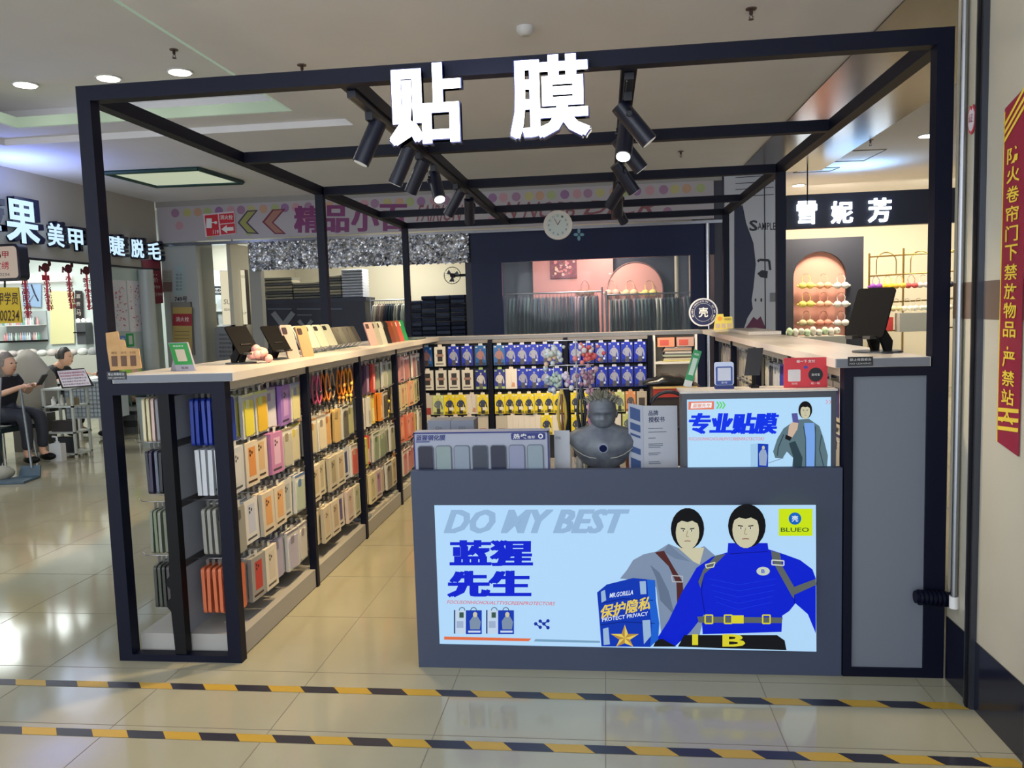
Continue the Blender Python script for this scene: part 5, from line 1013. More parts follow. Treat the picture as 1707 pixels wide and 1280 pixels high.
# ---- corridor and the beauty shop behind the pillar
light('shop_lamp', 'AREA', (-4.6, 9.8, 2.9), 30, (.9, .97, 1), target=(-4.6, 10, 0), size=.4)
a0, a1 = at(366, 451, 'y', 8.6), at(414, 541, 'y', 8.6)
t = thing('lit_sign_box', 'cream lit sign box reading SUSU hanging in the corridor', 'sign', ((a0.x+a1.x)/2, 8.6, a1.z)); c = MB(); c.box(a0.x, 8.6, a1.z, a1.x, 8.7, a0.z, C(60, 56, 50)); c.build('case', t); c = MB(); c.tube([((a0.x+a1.x)/2, 8.65, a0.z), ((a0.x+a1.x)/2, 8.65, H)], .01, BLACK, 6); c.build('hanger', t)
c = MB(); c.box(a0.x+.005, 8.594, a1.z+.005, a1.x-.01, 8.6, a0.z-.005, C(238, 228, 196, .4, em=.85)); c.build('light_panel', t); A = Art(8.592); TXm = C(120, 110, 90)
A.T('SUSU', 373, 499, 398, 507, TXm).T('BEAUTY', 374, 514, 391, 518, TXm).T('MAKEUP', 394, 520, 411, 524, TXm).T('751 752', 388, 459, 408, 463, TXm).L([(390, 524), (394, 514)], 1, TXm); A.c.build('lettering', t)
t = thing('beauty_shelf', 'white beauty shop wall with poster and boxed cosmetics behind the corridor', 'shelf', (-4.6, 10.5, 0)); c = MB(); c.box(-5.6, 10.45, 0, -3.5, 10.6, 2.35, C(200, 210, 210)); c.build('panel', t)
A = Art(10.44); A.Q(325, 467, 350, 513, C(150, 170, 220, .5)).E(334, 485, 9, 15, C(200, 190, 190)).P([(324, 478), (330, 468), (342, 472), (347, 484), (342, 488), (338, 478)], C(40, 34, 44)).P([(326, 513), (330, 498), (342, 496), (348, 513)], C(190, 180, 190)).Q(350, 467, 353, 513, C(50, 60, 96)).Q(354, 477, 372, 490, C(30, 30, 40)).T('MPX', 356, 480, 370, 484, WHITE).T('CREAM', 356, 485, 370, 489, WHITE); A.c.build('poster', t)
for z in (1.62, 1.36, 1.1, .86): c = MB(); c.box(-5.5, 10.25, z, -3.55, 10.45, z+.02, WHITE); c.build('shelf', t)
for r_ in range(4):
    for i in range(10):
        c = MB(); x = -5.2+.15*i; z = (1.64, 1.38, 1.12, .88)[r_]; a = rnd.choice([(190, 206, 200), (206, 210, 206), (150, 170, 160), (110, 120, 100), (216, 200, 170)]); c.box(x, 10.27, z+.0005, x+.09, 10.36, z+rnd.uniform(.12, .2), C(*a, .4)); tag(c.build('cosmetic_box'), '%s cosmetic box, %s along the %s beauty shelf from the top' % (cname(a), ORD[i], ORD[r_]), 'box', 'cosmetic boxes')
c = MB(); q = [at(a, b, 'y', 8.3) for a, b in ((358, 547), (392, 541), (404, 600), (360, 600))]; c.prism([tuple(p) for p in q], (0, .01, 0), C(120, 122, 124)); A = Art(8.295)
for i in range(6): A.T('项目价格表', 365, 556+7*i, 388+2*(i % 3), 560+7*i, C(60, 50, 56))
c.v += A.c.v; n0 = len(c.v)-len(A.c.v); c.f += [[k+n0 for k in f_] for f_ in A.c.f]; c.m += A.c.m; c.mi += [k+1 for k in A.c.mi]; c.sm += A.c.sm; c.box(q[0].x+.1, 8.31, 0, q[0].x+.14, 8.33, q[0].z-.1, STEEL); tag(c.build('price_board'), 'grey price board standing in the corridor below the lit sign', 'board')
# pillar papers
t = thing('hydrant_cabinet', 'fire hydrant cabinet with red and yellow door on the pillar', 'cabinet', (-4.0, YB_-.05, .8)); A = Art(YB_-.06); q0, q1 = at(284, 504, 'y', YB_-.05), at(323, 592, 'y', YB_-.05)
c = MB(); c.box(q0.x, YB_-.05, q1.z, q1.x, YB_-.001, q0.z, C(120, 116, 108)); c.build('body', t); A.Q(288, 512, 320, 588, C(170, 146, 80)).Q(288, 523, 320, 543, C(150, 34, 44)).T('消火栓', 293, 528, 315, 536, C(220, 200, 200), off=.01)
for i in range(4): A.Q(291, 552+6*i, 316, 553+6*i, C(120, 100, 70))
A.c.build('door', t)
c = MB(); A = Art(YB_-.003); A.Q(270, 450, 288, 488, C(150, 150, 140)).Q(271, 470, 287, 486, C(110, 90, 84)).Q(290, 442, 308, 492, C(150, 166, 164)).T('749号', 291, 494, 312, 503, C(20, 20, 24), off=.02)
for i in range(4): A.T('通知公告', 271, 452+4.4*i, 286, 455+4.4*i, C(110, 100, 70))
for i in range(5): A.T('告示', 293, 456+6*i, 304, 460+6*i, C(60, 80, 84))
tag(A.c.build('pillar_notice'), 'paper notices and the number 749 on the grey pillar', 'notice')
c = MB(); p = at(253, 600, 'x', -4.2); c.tube([(p.x, p.y, 0), (p.x, p.y, 2.2)], .1, C(170, 176, 170, .4), 16); tag(c.build('white_pipe'), 'thick white vertical pipe beside the grey pillar', 'pipe')
# red poster hanging before the wall
t = thing('red_poster', 'dark red price poster hanging at the end of the nail shop wall', 'poster', (-4.27, 7.5, 1.7)); XQ = -4.29
c = MB(); q = [at(a, b, 'x', XQ) for a, b in ((236, 433), (267, 432), (272, 505), (243, 508))]; c.prism([tuple(p) for p in q], (.004, 0, 0), C(140, 40, 60, .4)); c.build('sheet', t)
def TX(c, X, body, x0, y0, x1, y1, m, off=0, depth=0):
    o, r_, u_ = at(x0, y1, 'x', X), at(x1, y1, 'x', X), at(x0, y0, 'x', X); r_ = Vector((X, r_.y, o.z)); u_ = Vector((X, o.y, u_.z)); c.text(body, o, r_-o, u_-o, m, off=off, depth=depth)
c = MB(); TX(c, XQ+.006, '特价', 247, 462, 264, 470, C(220, 200, 200), .01); TX(c, XQ+.006, '美甲99', 244, 474, 267, 481, C(220, 200, 200), .01); TX(c, XQ+.006, '美睫199', 245, 486, 270, 494, C(220, 200, 200), .01); TX(c, XQ+.006, '····', 246, 456, 262, 458, C(220, 200, 200)); c.build('lettering', t)
# ---- nail shop: sign letters
LT = C(196, 226, 255, .4, em=1.15); DKB = C(20, 28, 56, .4)
for ch, x0, x1, y0, y1, nm in (('苹', -52, 3, 318, 402, 'at the left edge'), ('果', 12, 66, 328, 404, 'the largest'), ('美', 80, 107, 369, 411, 'third'), ('甲', 115, 139, 379, 417, 'fourth'), ('美', 150, 168, 384, 420, 'partly behind the post'), ('睫', 181, 208, 390, 426, 'right of the post'), ('脱', 219, 240, 396, 430, 'second from the end'), ('毛', 247, 268, 401, 433, 'the last')):
    t = thing('shop_letter', 'blue white glowing character of the nail shop sign, %s' % nm, 'illuminated letter', tuple(at((x0+x1)/2, y1, 'x', -4.2)), 'nail shop sign letters')
    c = MB(); TX(c, -4.295, ch, x0-1.5, y0-1, x1-1.5, y1+1, DKB, .055, .09); c.build('shell', t); c = MB(); TX(c, -4.20, ch, x0+.5, y0+1.5, x1+.5, y1-1.5, LT, .035, .004); c.build('face', t)
light('letter_glow', 'POINT', (-4.0, 5.2, 2.75), 6, (.6, .7, 1), size=.3)
YS2 = 4.85
t = thing('projecting_sign', 'rounded pink and white projecting sign box with red characters', 'sign', tuple(at(10, 466, 'y', YS2))); p = [at(a, b, 'y', YS2) for a, b in ((-22, 412), (27, 412), (27, 463), (-22, 463))]
cxm, czm = (p[0].x+p[1].x)/2, (p[0].z+p[2].z)/2; wv, hv = p[1].x-p[0].x, p[0].z-p[2].z
c = MB(); c.prism(rr(cxm, czm, wv+.05, hv+.05, .05, YS2), (0, .14, 0), C(24, 26, 40)); c.build('case', t); c = MB(); c.prism(rr(cxm, czm, wv, hv, .04, YS2-.004), (0, .003, 0), C(226, 206, 190, .4, em=.5)); c.build('light_panel', t)
A = Art(YS2-.006); A.T('美甲', -12, 418, 14, 430, C(170, 30, 50), off=.02).T('纹绣', -10, 436, 15, 449, C(170, 30, 50), off=.02).T('2200234', -14, 455, 16, 460, C(60, 60, 60)); A.c.build('lettering', t)
t = thing('yellow_sign', 'yellow hanging sign with dark characters and a phone number at the left edge', 'sign', tuple(at(10, 540, 'y', YS2))); c = MB(); c.prism(PX([(-30, 479), (30, 479), (36, 538), (-30, 540)], YS2), (0, .02, 0), C(206, 176, 40, .5)); c.build('board', t)
A = Art(YS2-.002); A.T('甲学员', -4, 487, 30, 508, C(60, 36, 24), off=.01).T('82200234', -20, 517, 32, 535, C(60, 36, 24), off=.01); A.c.build('lettering', t)
c = MB(); c.tube([tuple(at(8, 466, 'y', YS2+.01)), tuple(at(8, 480, 'y', YS2+.01))], .01, BLACK, 6); c.build('hanger', t)
for k, (px_, y0, y1, txt) in enumerate(((40, 432, 530, '福星高照满堂'), (76, 436, 518, '一马当先吉祥'), (114, 438, 515, '恭喜发财如意'), (144, 441, 517, '新年快乐平安'))):
    t = thing('paper_banner', 'red cut paper banner in the nail shop window, %s from the left' % ORD[k], 'paper banner', tuple(at(px_, y1, 'x', -4.34)), 'red banners in the nail shop window'); X = -4.34
    c = MB(); pt = at(px_, y0+10, 'x', X); c.ball((X, pt.y, pt.z), .012, .07, .055, C(96, 20, 34), 9, 6); c.ball((X, pt.y+.07, pt.z+.05), .01, .03, .035, C(96, 20, 34), 8, 5); c.tube([(X, pt.y-.05, pt.z-.03), (X, pt.y-.1, pt.z+.01), (X, pt.y-.11, pt.z-.05)], .014, C(96, 20, 34), 5); c.build('ornament', t)
    c = MB(); h_ = (y1-y0-22)/len(txt)
    for i, ch in enumerate(txt): TX(c, X, ch, px_-6+i*1.4, y0+22+h_*i, px_+7+i*1.4, y0+22+h_*(i+.93), C(190, 40, 60, .5), .03)
    a, b = at(px_, y0+16, 'x', X-.004), at(px_+7, y1, 'x', X-.004); c.tube([tuple(a), (a.x, a.y, b.z)], .012, C(200, 60, 80), 5); c.build('lettering', t)
wallbox('trim_6', (-4.37, 2, .0, -4.33, 2.05, 2.2, STEEL), (-4.37, 6.68, 0, -4.33, 6.72, 2.22, C(30, 34, 46)))
# nail shop interior
light('shop_lamp', 'AREA', (-6.3, 6.9, 2.95), 70, (.92, 1, .97), target=(-6.3, 7, 0), size=2.2)
A = Art(8.79); 
t = thing('tube_light', 'long bright tube light across the nail shop end wall', 'ceiling light', tuple(at(60, 466, 'y', 8.74))); c = MB(); a, b = at(-10, 460, 'y', 8.72), at(118, 466, 'y', 8.72); c.box(a.x, 8.70, b.z-.02, b.x, 8.75, b.z+.09, C(255, 250, 240, .4, em=1.6)); c.build('tube', t)
def flat(name, pts, y, a, label, cat, dep=.02, extra=None):
    c = MB(); c.prism(PX(pts, y), (0, dep, 0), C(*a, .5))
    if extra:
        A = Art(y-.002); extra(A); n0 = len(c.v); c.v += A.c.v; c.f += [[k+n0 for k in f_] for f_ in A.c.f]; m0 = len(c.m); c.m += A.c.m; c.mi += [k+m0 for k in A.c.mi]; c.sm += A.c.sm
    return tag(c.build(name), label, cat)
flat('wall_poster', [(38, 471), (68, 473), (68, 512), (38, 510)], 8.76, (150, 176, 210), 'pale blue poster with a dark twig on the nail shop end wall', 'poster', .02, lambda A: A.L([(52, 474), (58, 490), (64, 502)], 2.5, C(50, 50, 70)).L([(46, 508), (56, 492)], 1.5, C(110, 110, 120)))
flat('cream_door', [(83, 485), (121, 486), (124, 572), (84, 574)], 8.76, (220, 214, 160), 'cream door in the nail shop end wall', 'door')
flat('black_banner', [(125, 484), (136, 485), (138, 532), (126, 532)], 8.74, (36, 26, 30), 'narrow black banner right of the cream door', 'banner', .02, lambda A: A.T('富', 127, 490, 134, 497, C(190, 180, 170)).T('贵', 127, 503, 134, 510, C(190, 180, 170)).T('马', 127, 516, 135, 526, C(190, 180, 170)))
t = thing('polish_shelf', 'wall shelf crowded with nail polish in the nail shop', 'shelf', tuple(at(40, 572, 'y', 8.7))); c = MB(); a, b = at(3, 520, 'y', 8.7), at(75, 566, 'y', 8.7)
c.box(a.x, 8.77, b.z-.02, b.x, 8.795, a.z, C(170, 176, 176)); c.box(a.x, 8.55, b.z-.03, b.x, 8.77, b.z, BLACK); c.box(a.x, 8.6, (a.z+b.z)/2, b.x, 8.77, (a.z+b.z)/2+.012, WHITE); c.build('body', t)
for r_ in range(2):
    for i in range(16):
        c = MB(); x = a.x+.05+(b.x-a.x-.1)*i/15.5; z = b.z+.0005 if r_ == 0 else (a.z+b.z)/2+.0125; m = C(*rnd.choice([(110, 160, 140), (190, 196, 190), (206, 150, 150), (90, 96, 96), (200, 206, 210), (150, 170, 190)]), .3); c.lathe(x, 8.66, [(.022, z), (.022, z+.07), (.010, z+.08), (.010, z+.12)], m, 8); tag(c.build('polish_bottle'), 'nail polish bottle on the %s wall shelf, %s from the left' % (('lower', 'upper')[r_], ORD[i]), 'bottle', 'nail polish bottles')
t = thing('side_shelf', 'small black shelf with round bulbs beside the cream door', 'shelf', tuple(at(133, 572, 'y', 8.6))); a, b = at(126, 534, 'y', 8.6), at(144, 574, 'y', 8.6); c = MB(); c.box(a.x, 8.6, b.z, b.x, 8.78, a.z-.04, C(70, 72, 76)); c.box(a.x-.02, 8.55, (a.z+b.z)/2-.01, b.x, 8.6, (a.z+b.z)/2+.01, BLACK); c.build('body', t)
for i in range(3): c = MB(); c.ball((a.x+.03+.085*i, 8.62, a.z-.0), .03, .03, .03, C(255, 250, 240, .3, em=2.5), 10, 7); c.build('bulb', t)
# posters on the side wall
for k, (x0, x1, nm, cols) in enumerate(((184, 209, 'left', [(206, 90, 110), (220, 130, 110), (200, 206, 214), (190, 150, 160)]), (211, 239, 'right', [(222, 150, 110), (206, 206, 206), (196, 170, 180), (200, 60, 110)]))):
    c = MB(); q = [at(x0, 466+(x0-184)*.05, 'x', -4.295), at(x1, 470, 'x', -4.295), at(x1, 552, 'x', -4.295), at(x0, 551, 'x', -4.295)]; y0, y1, z0, z1 = q[0].y, q[1].y, q[2].z, q[0].z
    c.box(-4.298, y0, z0, -4.29, y1, z1, C(226, 222, 224, .5))
    for i in range(46): yy, zz = rnd.uniform(y0+.03, y1-.05), rnd.uniform(z0+.03, z1-.06); s1, s2 = rnd.uniform(.012, .04), rnd.uniform(.01, .03); c.poly([(-4.289+.0001*i, yy, zz), (-4.289+.0001*i, yy+s1, zz), (-4.289+.0001*i, yy+s1, zz+s2), (-4.289+.0001*i, yy, zz+s2)], C(*rnd.choice(cols)))
    tag(c.build('nail_poster'), 'white poster dotted with pink nail designs, the %s of the two' % nm, 'poster')
for (x0, y0, x1, y1, a, nm) in ((211, 556, 224, 577, (40, 160, 80), 'green framed'), (200, 560, 211, 580, (110, 150, 214), 'pale blue')):
    c = MB(); p, q = at(x0, y0, 'x', -4.29), at(x1, y1, 'x', -4.29); c.box(-4.298, p.y, q.z, -4.29, q.y, p.z, C(*a)); c.box(-4.29, p.y+.04, q.z+.03, -4.287, q.y-.04, p.z-.03, C(206, 214, 200)); tag(c.build('payment_sticker'), nm+' payment sticker under the nail posters', 'sticker')
# ---- people
def skinned(name, pts, edges, mat, parent, sub=2, root=0):
    me = bpy.data.meshes.new(name); off = parent.location if parent else Vector((0, 0, 0))
    me.from_pydata([tuple(Vector(p[:3])-off) for p in pts], edges, []); o = bpy.data.objects.new(name, me); COL.objects.link(o); o.parent = parent
    md = o.modifiers.new('skin', 'SKIN'); md.use_smooth_shade = True; layer = me.skin_vertices[0].data if me.skin_vertices else None
    if layer is None: bpy.context.view_layer.objects.active = o; me.attributes.new('x', 'FLOAT', 'POINT')
    for i, p in enumerate(pts):
        r_ = p[3]; me.skin_vertices[0].data[i].radius = (r_, p[4] if len(p) > 4 else r_); me.skin_vertices[0].data[i].use_root = (i == root)
    o.modifiers.new('sub', 'SUBSURF').levels = sub; o.modifiers['sub'].render_levels = sub; me.materials.append(mat); return o
def person(label, loc, rot, lean, top, trousers, hairm, hairlen, elbow, hand, head_drop=.0, phone=False, hold=True):
    t = thing('person', label, 'person', (0, 0, 0)); cl = math.cos; S = .47
    hip = (0, 0, S+.04); ch = (lean*.45, 0, S+.30); nk = (lean*.85, 0, S+.47); hd = Vector((lean*1.05+.03, 0, S+.61-head_drop))
    pts = [(*hip, .13, .11), (lean*.2, 0, S+.18, .12, .10), (*ch, .14, .10), (*nk, .055), (hd.x-.02, 0, hd.z-.06, .05)]; ed = [(0, 1), (1, 2), (2, 3), (3, 4)]
    for s_ in (-1, 1):
        b = len(pts); pts += [(.06, .08*s_, S+.03, .085), (.40, .10*s_, S+.03, .06), (.42, .10*s_, .28, .05), (.40, .10*s_, .07, .038), (.50, .11*s_, .035, .032)]; ed += [(0, b), (b, b+1), (b+1, b+2), (b+2, b+3), (b+3, b+4)]
        b = len(pts); e_ = Vector(elbow); h_ = Vector(hand); pts += [(lean*.75, .15*s_, S+.40, .055), (e_.x, e_.y*s_, e_.z, .040), (h_.x, h_.y*s_, h_.z, .026), (h_.x+.05, h_.y*s_*.9, h_.z+.01, .022, .03)]; ed += [(2, b), (b, b+1), (b+1, b+2), (b+2, b+3)]
        for f_ in range(4): i0 = len(pts); ang = (f_-1.5)*.22; pts += [(h_.x+.085, (h_.y*.9+(f_-1.5)*.016)*s_, h_.z+.012, .008), (h_.x+.115-.004*abs(f_-1.5), (h_.y*.9+(f_-1.5)*.018)*s_, h_.z-.004, .007)]; ed += [(b+3, i0), (i0, i0+1)]
        i0 = len(pts); pts += [(h_.x+.05, (h_.y*.9-.035)*s_, h_.z+.02, .009), (h_.x+.075, (h_.y*.9-.045)*s_, h_.z+.028, .008)]; ed += [(b+2, i0), (i0, i0+1)]
    skinned('body', pts, ed, M_SKIN, t, 1)
    # head with face
    c = MB(); rs = []
    for i in range(13):
        k = i/12; z = hd.z-.11+.22*k; w_ = .075*math.sin(math.pi*(.10+.86*k))**.6; d_ = .092*math.sin(math.pi*(.10+.86*k))**.6; ring = []
        for j in range(20):
            a = 2*math.pi*j/20; x = d_*math.cos(a); y = w_*math.sin(a)
            if abs(y) < .016 and x > 0 and .35 < k < .6: x += .02*(1-abs(k-.42)/.2)
            if x > 0 and .5 < k < .6 and .015 < abs(y) < .045: x -= .008
            ring.append((hd.x+x, hd.y+y, z))
        rs.append(ring)
    c.rings(rs, M_SKIN)
    for s_ in (-1, 1): c.ball((hd.x, s_*.078, hd.z), .016, .008, .026, M_SKIN, 8, 6)
    c.build('head', t)
    c = MB()
    for s_ in (-1, 1): c.ball((hd.x+.086, s_*.03, hd.z+.012), .006, .014, .006, C(30, 26, 26), 8, 5)
    c.ball((hd.x+.088, 0, hd.z-.055), .006, .022, .006, C(170, 90, 84), 8, 5); c.build('face', t)
    c = MB(); rs = []
    for i in range(9):
        k = i/8; z = hd.z+.135-(.135+.02)*k; r_ = .1*math.sin(math.pi*(.06+.5*k))**.7; rs.append([(hd.x-.016+r_*math.cos(a)*(1.0 if math.cos(a) < .3 or k < .45 else .72), r_*.92*math.sin(a), z) for a in [2*math.pi*j/20 for j in range(20)]])
    c.rings(rs, hairm)
    if hairlen: c.rings([[(hd.x-.05-.012*i+(.075+.008*i)*math.cos(a), (.105-.004*i)*math.sin(a), hd.z+.03-hairlen*i/6) for a in [2*math.pi*j/16 for j in range(16)]] for i in range(7)], hairm)
    else: c.ball((hd.x-.10, 0, hd.z+.02), .045, .045, .045, hairm, 10, 7)
    c.build('hair', t)
    pts = [(hip[0], 0, hip[2]-.0, .145, .125), (lean*.2, 0, S+.18, .135, .115), (ch[0], 0, ch[2], .155, .115), (nk[0], 0, nk[2]-.05, .075)]; ed = [(0, 1), (1, 2), (2, 3)]
    for s_ in (-1, 1): b = len(pts); e_ = Vector(elbow); pts += [(lean*.75, .155*s_, S+.405, .068), (lean*.75*.35+e_.x*.65, (.155*.35+e_.y*.65)*s_, (S+.405)*.35+e_.z*.65, .052)]; ed += [(2, b), (b, b+1)]
    skinned('shirt', pts, ed, top, t, 2)
    pts = [(0, 0, S+.03, .13)]; ed = []
    for s_ in (-1, 1): b = len(pts); pts += [(.10, .09*s_, S+.03, .095), (.40, .10*s_, S+.03, .074), (.42, .10*s_, .28, .062), (.405, .10*s_, .12, .055)]; ed += [(0, b), (b, b+1), (b+1, b+2), (b+2, b+3)]
    skinned('trousers', pts, ed, trousers, t, 2)
    for s_ in (-1, 1): c = MB(); c.ball((.455, .105*s_, .03), .105, .045, .042, BLACK, 12, 8); c.build('shoe', t)
    t.location = loc; t.rotation_euler.z = rot
    return t
def Wp(loc, rot, x, y, z): return (loc[0]+x*math.cos(rot)-y*math.sin(rot), loc[1]+x*math.sin(rot)+y*math.cos(rot), z)
pa = (-4.36, 4.75, .03); person('seated woman with ash coloured hair and black top looking at a phone', pa, R(-8), .10, C(20, 22, 34, .8), C(40, 44, 56, .8), M_GREYHAIR, .34, (.16, .20, .72), (.36, .07, .80), .04)
w_ = Wp(pa, R(-8), .46, .07, .83); c = MB(); c.prism([(w_[0]-.01, w_[1]-.04, .84), (w_[0]-.01, w_[1]+.04, .84), (w_[0]+.07, w_[1]+.04, .95), (w_[0]+.07, w_[1]-.04, .95)], (.01, 0, -.006), C(24, 20, 30, .3)); tag(c.build('mobile_phone'), 'dark mobile phone held by the seated woman', 'phone')
pb = (-5.24, 6.6, .03); person('seated person in black bending over the nail table, dark hair with white clips', pb, R(0), .30, C(16, 20, 24, .8), C(30, 30, 40, .8), M_HAIR, 0, (.30, .20, .70), (.52, .06, .79), .06)
pc_ = (-3.86, 6.55, .03); person('seated person in a green apron working at the nail table, dark hair tied back', pc_, R(180), .22, C(150, 190, 70, .8), C(60, 80, 70, .8), M_HAIR, 0, (.26, .20, .70), (.50, .06, .79), .04)
def chair(label, loc, rot, col):
    t = thing('salon_chair', label, 'chair', (0, 0, 0)); c = MB(); c.box(-.22, -.22, .355, .24, .22, .405, col); c.build('seat', t)
    c = MB(); c.prism([(-.24, -.2, .50), (-.24, .2, .50), (-.30, .2, .84), (-.30, -.2, .84)], (.04, 0, 0), col); c.build('backrest', t)
    for a, b in ((-.2, -.2), (-.2, .2), (.2, -.2), (.2, .2)): c = MB(); c.tube([(a, b, .355), (a*1.1, b*1.1, 0)], .012, CHROME, 8); c.build('leg', t)
    for b in (-.2, .2): c = MB(); c.tube([(-.22, b, .42), (-.25, b, .58)], .012, CHROME, 6); c.build('frame', t)
    t.location = loc; t.rotation_euler.z = rot; return t
chair('dark teal chair under the woman with the phone', (pa[0]-.02, pa[1], 0), R(-8), C(24, 44, 50)); chair('dark chair under the person in black', (pb[0]-.02, pb[1], 0), 0, C(30, 30, 36)); chair('pale chair under the person in green', (pc_[0]+.02, pc_[1], 0), R(180), C(110, 112, 110))
t = thing('nail_table', 'white nail table between the two people', 'table', (-4.56, 6.62, 0)); c = MB(); c.box(-4.78, 6.2, .735, -4.42, 7.0, .765, WHITE); c.build('top', t)
c = MB(); c.box(-4.74, 6.95, 0, -4.44, 6.99, .735, WHITE); c.build('panel', t); c = MB(); c.box(-4.60, 6.25, 0, -4.52, 6.29, .735, WHITE); c.build('leg', t)
t = thing('grid_counter', 'low white counter faced with grid mesh beside the trolley', 'counter', (-3.95, 5.75, 0)); c = MB(); c.box(-4.24, 5.62, .36, -3.62, 5.9, .80, C(176, 186, 190)); c.box(-4.2, 5.66, 0, -4.16, 5.7, .36, STEEL); c.box(-3.7, 5.66, 0, -3.66, 5.7, .36, STEEL); c.build('body', t)
c = MB()
for i in range(13): c.box(-4.24+.05*i, 5.612, .38, -4.235+.05*i, 5.619, .79, C(120, 130, 136))
for i in range(9): c.box(-4.24, 5.612, .38+.05*i, -3.62, 5.619, .385+.05*i, C(120, 130, 136))
c.build('mesh', t)
tx, ty = -4.07, 5.0
t = thing('trolley', 'white metal salon trolley with open shelves', 'trolley', (tx+.18, ty+.12, 0)); 
for a in (0, .34):
    for b in (0, .26): c = MB(); c.box(tx+a, ty+b, 0, tx+a+.025, ty+b+.025, .755, C(176, 182, 176)); c.build('post', t)
for z in (.03, .27, .56, .755): c = MB(); c.box(tx, ty, z, tx+.365, ty+.285, z+.018, C(184, 190, 184)); c.build('shelf', t)
for i, (a, b, z, w2, h2, col, nm) in enumerate(((.05, .06, .579, .05, .1, (206, 210, 206), 'small white bottle on the upper trolley shelf'), (.15, .06, .579, .05, .12, (190, 190, 180), 'pale jar on the upper trolley shelf'), (.24, .08, .579, .08, .08, (150, 140, 110), 'tan pouch on the upper trolley shelf'), (.05, .05, .289, .25, .12, (56, 50, 50), 'dark folded bag on the middle trolley shelf'), (.06, .05, .049, .22, .17, (40, 44, 50), 'dark box on the lowest trolley shelf'))):
    c = MB(); c.box(tx+a, ty+b, z+.0005, tx+a+w2, ty+b+.1, z+h2, C(*col)) if w2 > .06 else c.lathe(tx+a+.025, ty+b+.03, [(w2/2, z+.0005), (w2/2, z+h2*.7), (w2/4, z+h2*.8), (w2/4, z+h2)], C(*col), 10); tag(c.build('bottle' if w2 < .06 else 'salon_supply'), nm, 'bottle' if w2 < .06 else 'supplies')
t = thing('menu_board', 'black framed price board with red lettering leaning on the trolley', 'board', (tx+.35, ty, .775)); P = [at(103, 645, 'y', ty-.02), at(156, 641, 'y', ty-.02), at(139, 611, 'y', ty+.1), at(91, 614, 'y', ty+.1)]; zoff = .776-min(p.z for p in P); P = [p+Vector((0, 0, zoff)) for p in P]
c = MB(); c.prism([tuple(p) for p in P], (0, .012, 0), BLACK); c.build('frame', t); o, u, v = P[0], P[1]-P[0], P[3]-P[0]; nn = Vector((0, -.002, 0)); c = MB(); c.poly([tuple(o+u*a+v*b+nn) for a, b in ((.06, .07), (.94, .07), (.94, .93), (.06, .93))], C(206, 196, 200)); c.build('sheet', t); c = MB()
for i in range(5): c.text('美甲美睫护理套餐价格', o+u*.1+v*(.14+.15*i)+nn*2, u*(.8-.06*(i % 2)), v*.09, C(170, 60, 70) if i > 2 else C(70, 60, 66))
c.build('lettering', t)
t = thing('pump_bottle', 'white pump bottle standing on the floor before the trolley', 'bottle', (-3.80, 4.84, 0)); c = MB(); c.box(-3.88, 4.80, .0, -3.74, 4.88, .19, C(200, 204, 206)); c.build('body', t); c = MB(); c.tube([(-3.81, 4.84, .19), (-3.81, 4.84, .26), (-3.86, 4.84, .265)], .012, C(190, 194, 196), 8); c.tube([(-3.81, 4.84, .19), (-3.81, 4.84, .21)], .025, C(190, 194, 196), 10); c.build('pump', t)
t = thing('dustpan', 'blue grey long handled dustpan on the mall floor', 'dustpan', (-3.35, 3.75, 0)); c = MB(); c.prism([(-3.62, 3.60, .003), (-3.30, 3.66, .003), (-3.34, 3.94, .003), (-3.55, 3.92, .003)], (0, 0, .02), C(60, 84, 100, .4)); c.prism([(-3.55, 3.92, .003), (-3.34, 3.94, .003), (-3.34, 3.96, .12), (-3.53, 3.94, .12)], (0, -.015, 0), C(50, 74, 90, .4)); c.build('pan', t)
c = MB(); c.tube([(-3.42, 3.93, .1), (-3.56, 4.05, .86)], .012, C(110, 120, 126, .3, .5), 8); c.build('handle', t)
c = MB(); c.tube([(-3.72, 3.85, .1), (-3.72, 4.0, .98)], .011, C(130, 134, 138, .3, .5), 8); c.box(-3.84, 3.80, .0, -3.62, 3.88, .1, C(40, 60, 76)); tag(c.build('broom'), 'grey handled broom beside the dustpan', 'broom')
t = thing('green_bin', 'dark green bin at the left edge of the picture', 'bin', tuple(at(-8, 775, 'z', 0))); p = at(-26, 790, 'z', 0); c = MB(); c.lathe(p.x, p.y, [(.13, .0), (.17, .12), (.18, .40), (.15, .46)], C(14, 50, 56, .3), 20); c.build('body', t); c = MB(); c.lathe(p.x, p.y, [(.155, .46), (.16, .48), (.08, .52), (.02, .53)], C(14, 44, 50, .3), 20); c.build('lid', t)
c = MB(); p = at(4, 800, 'z', 0); c.ball((p.x, p.y, .07), .12, .1, .07, C(150, 150, 138, .7), 12, 8); tag(c.build('cloth_bundle'), 'pale cloth bundle on the floor at the left edge', 'bundle')
p = at(262, 742, 'z', 0); t = thing('round_stool', 'round dark green topped stool seen behind the left rack', 'stool', (p.x, p.y, 0)); c = MB(); c.lathe(p.x, p.y, [(.05, .60), (.24, .62), (.26, .67), (.24, .72), (.05, .75)], C(10, 52, 46, .4), 24); c.build('seat', t); c = MB(); c.lathe(p.x, p.y, [(.16, 0), (.17, .1), (.2, .60)], C(140, 150, 146, .5), 20); c.build('base', t)
p = at(215, 722, 'z', 0); 
for i in range(5): c = MB(); c.box(p.x-.1, p.y, .0+.085*i, p.x+.1, p.y+.2, .08+.085*i, C(*[(110, 114, 116), (60, 62, 66)][i % 2])); tag(c.build('storage_box'), 'flat grey storage box in the stack behind the left post, %s from the bottom' % ORD[i], 'box', 'stacked storage boxes')
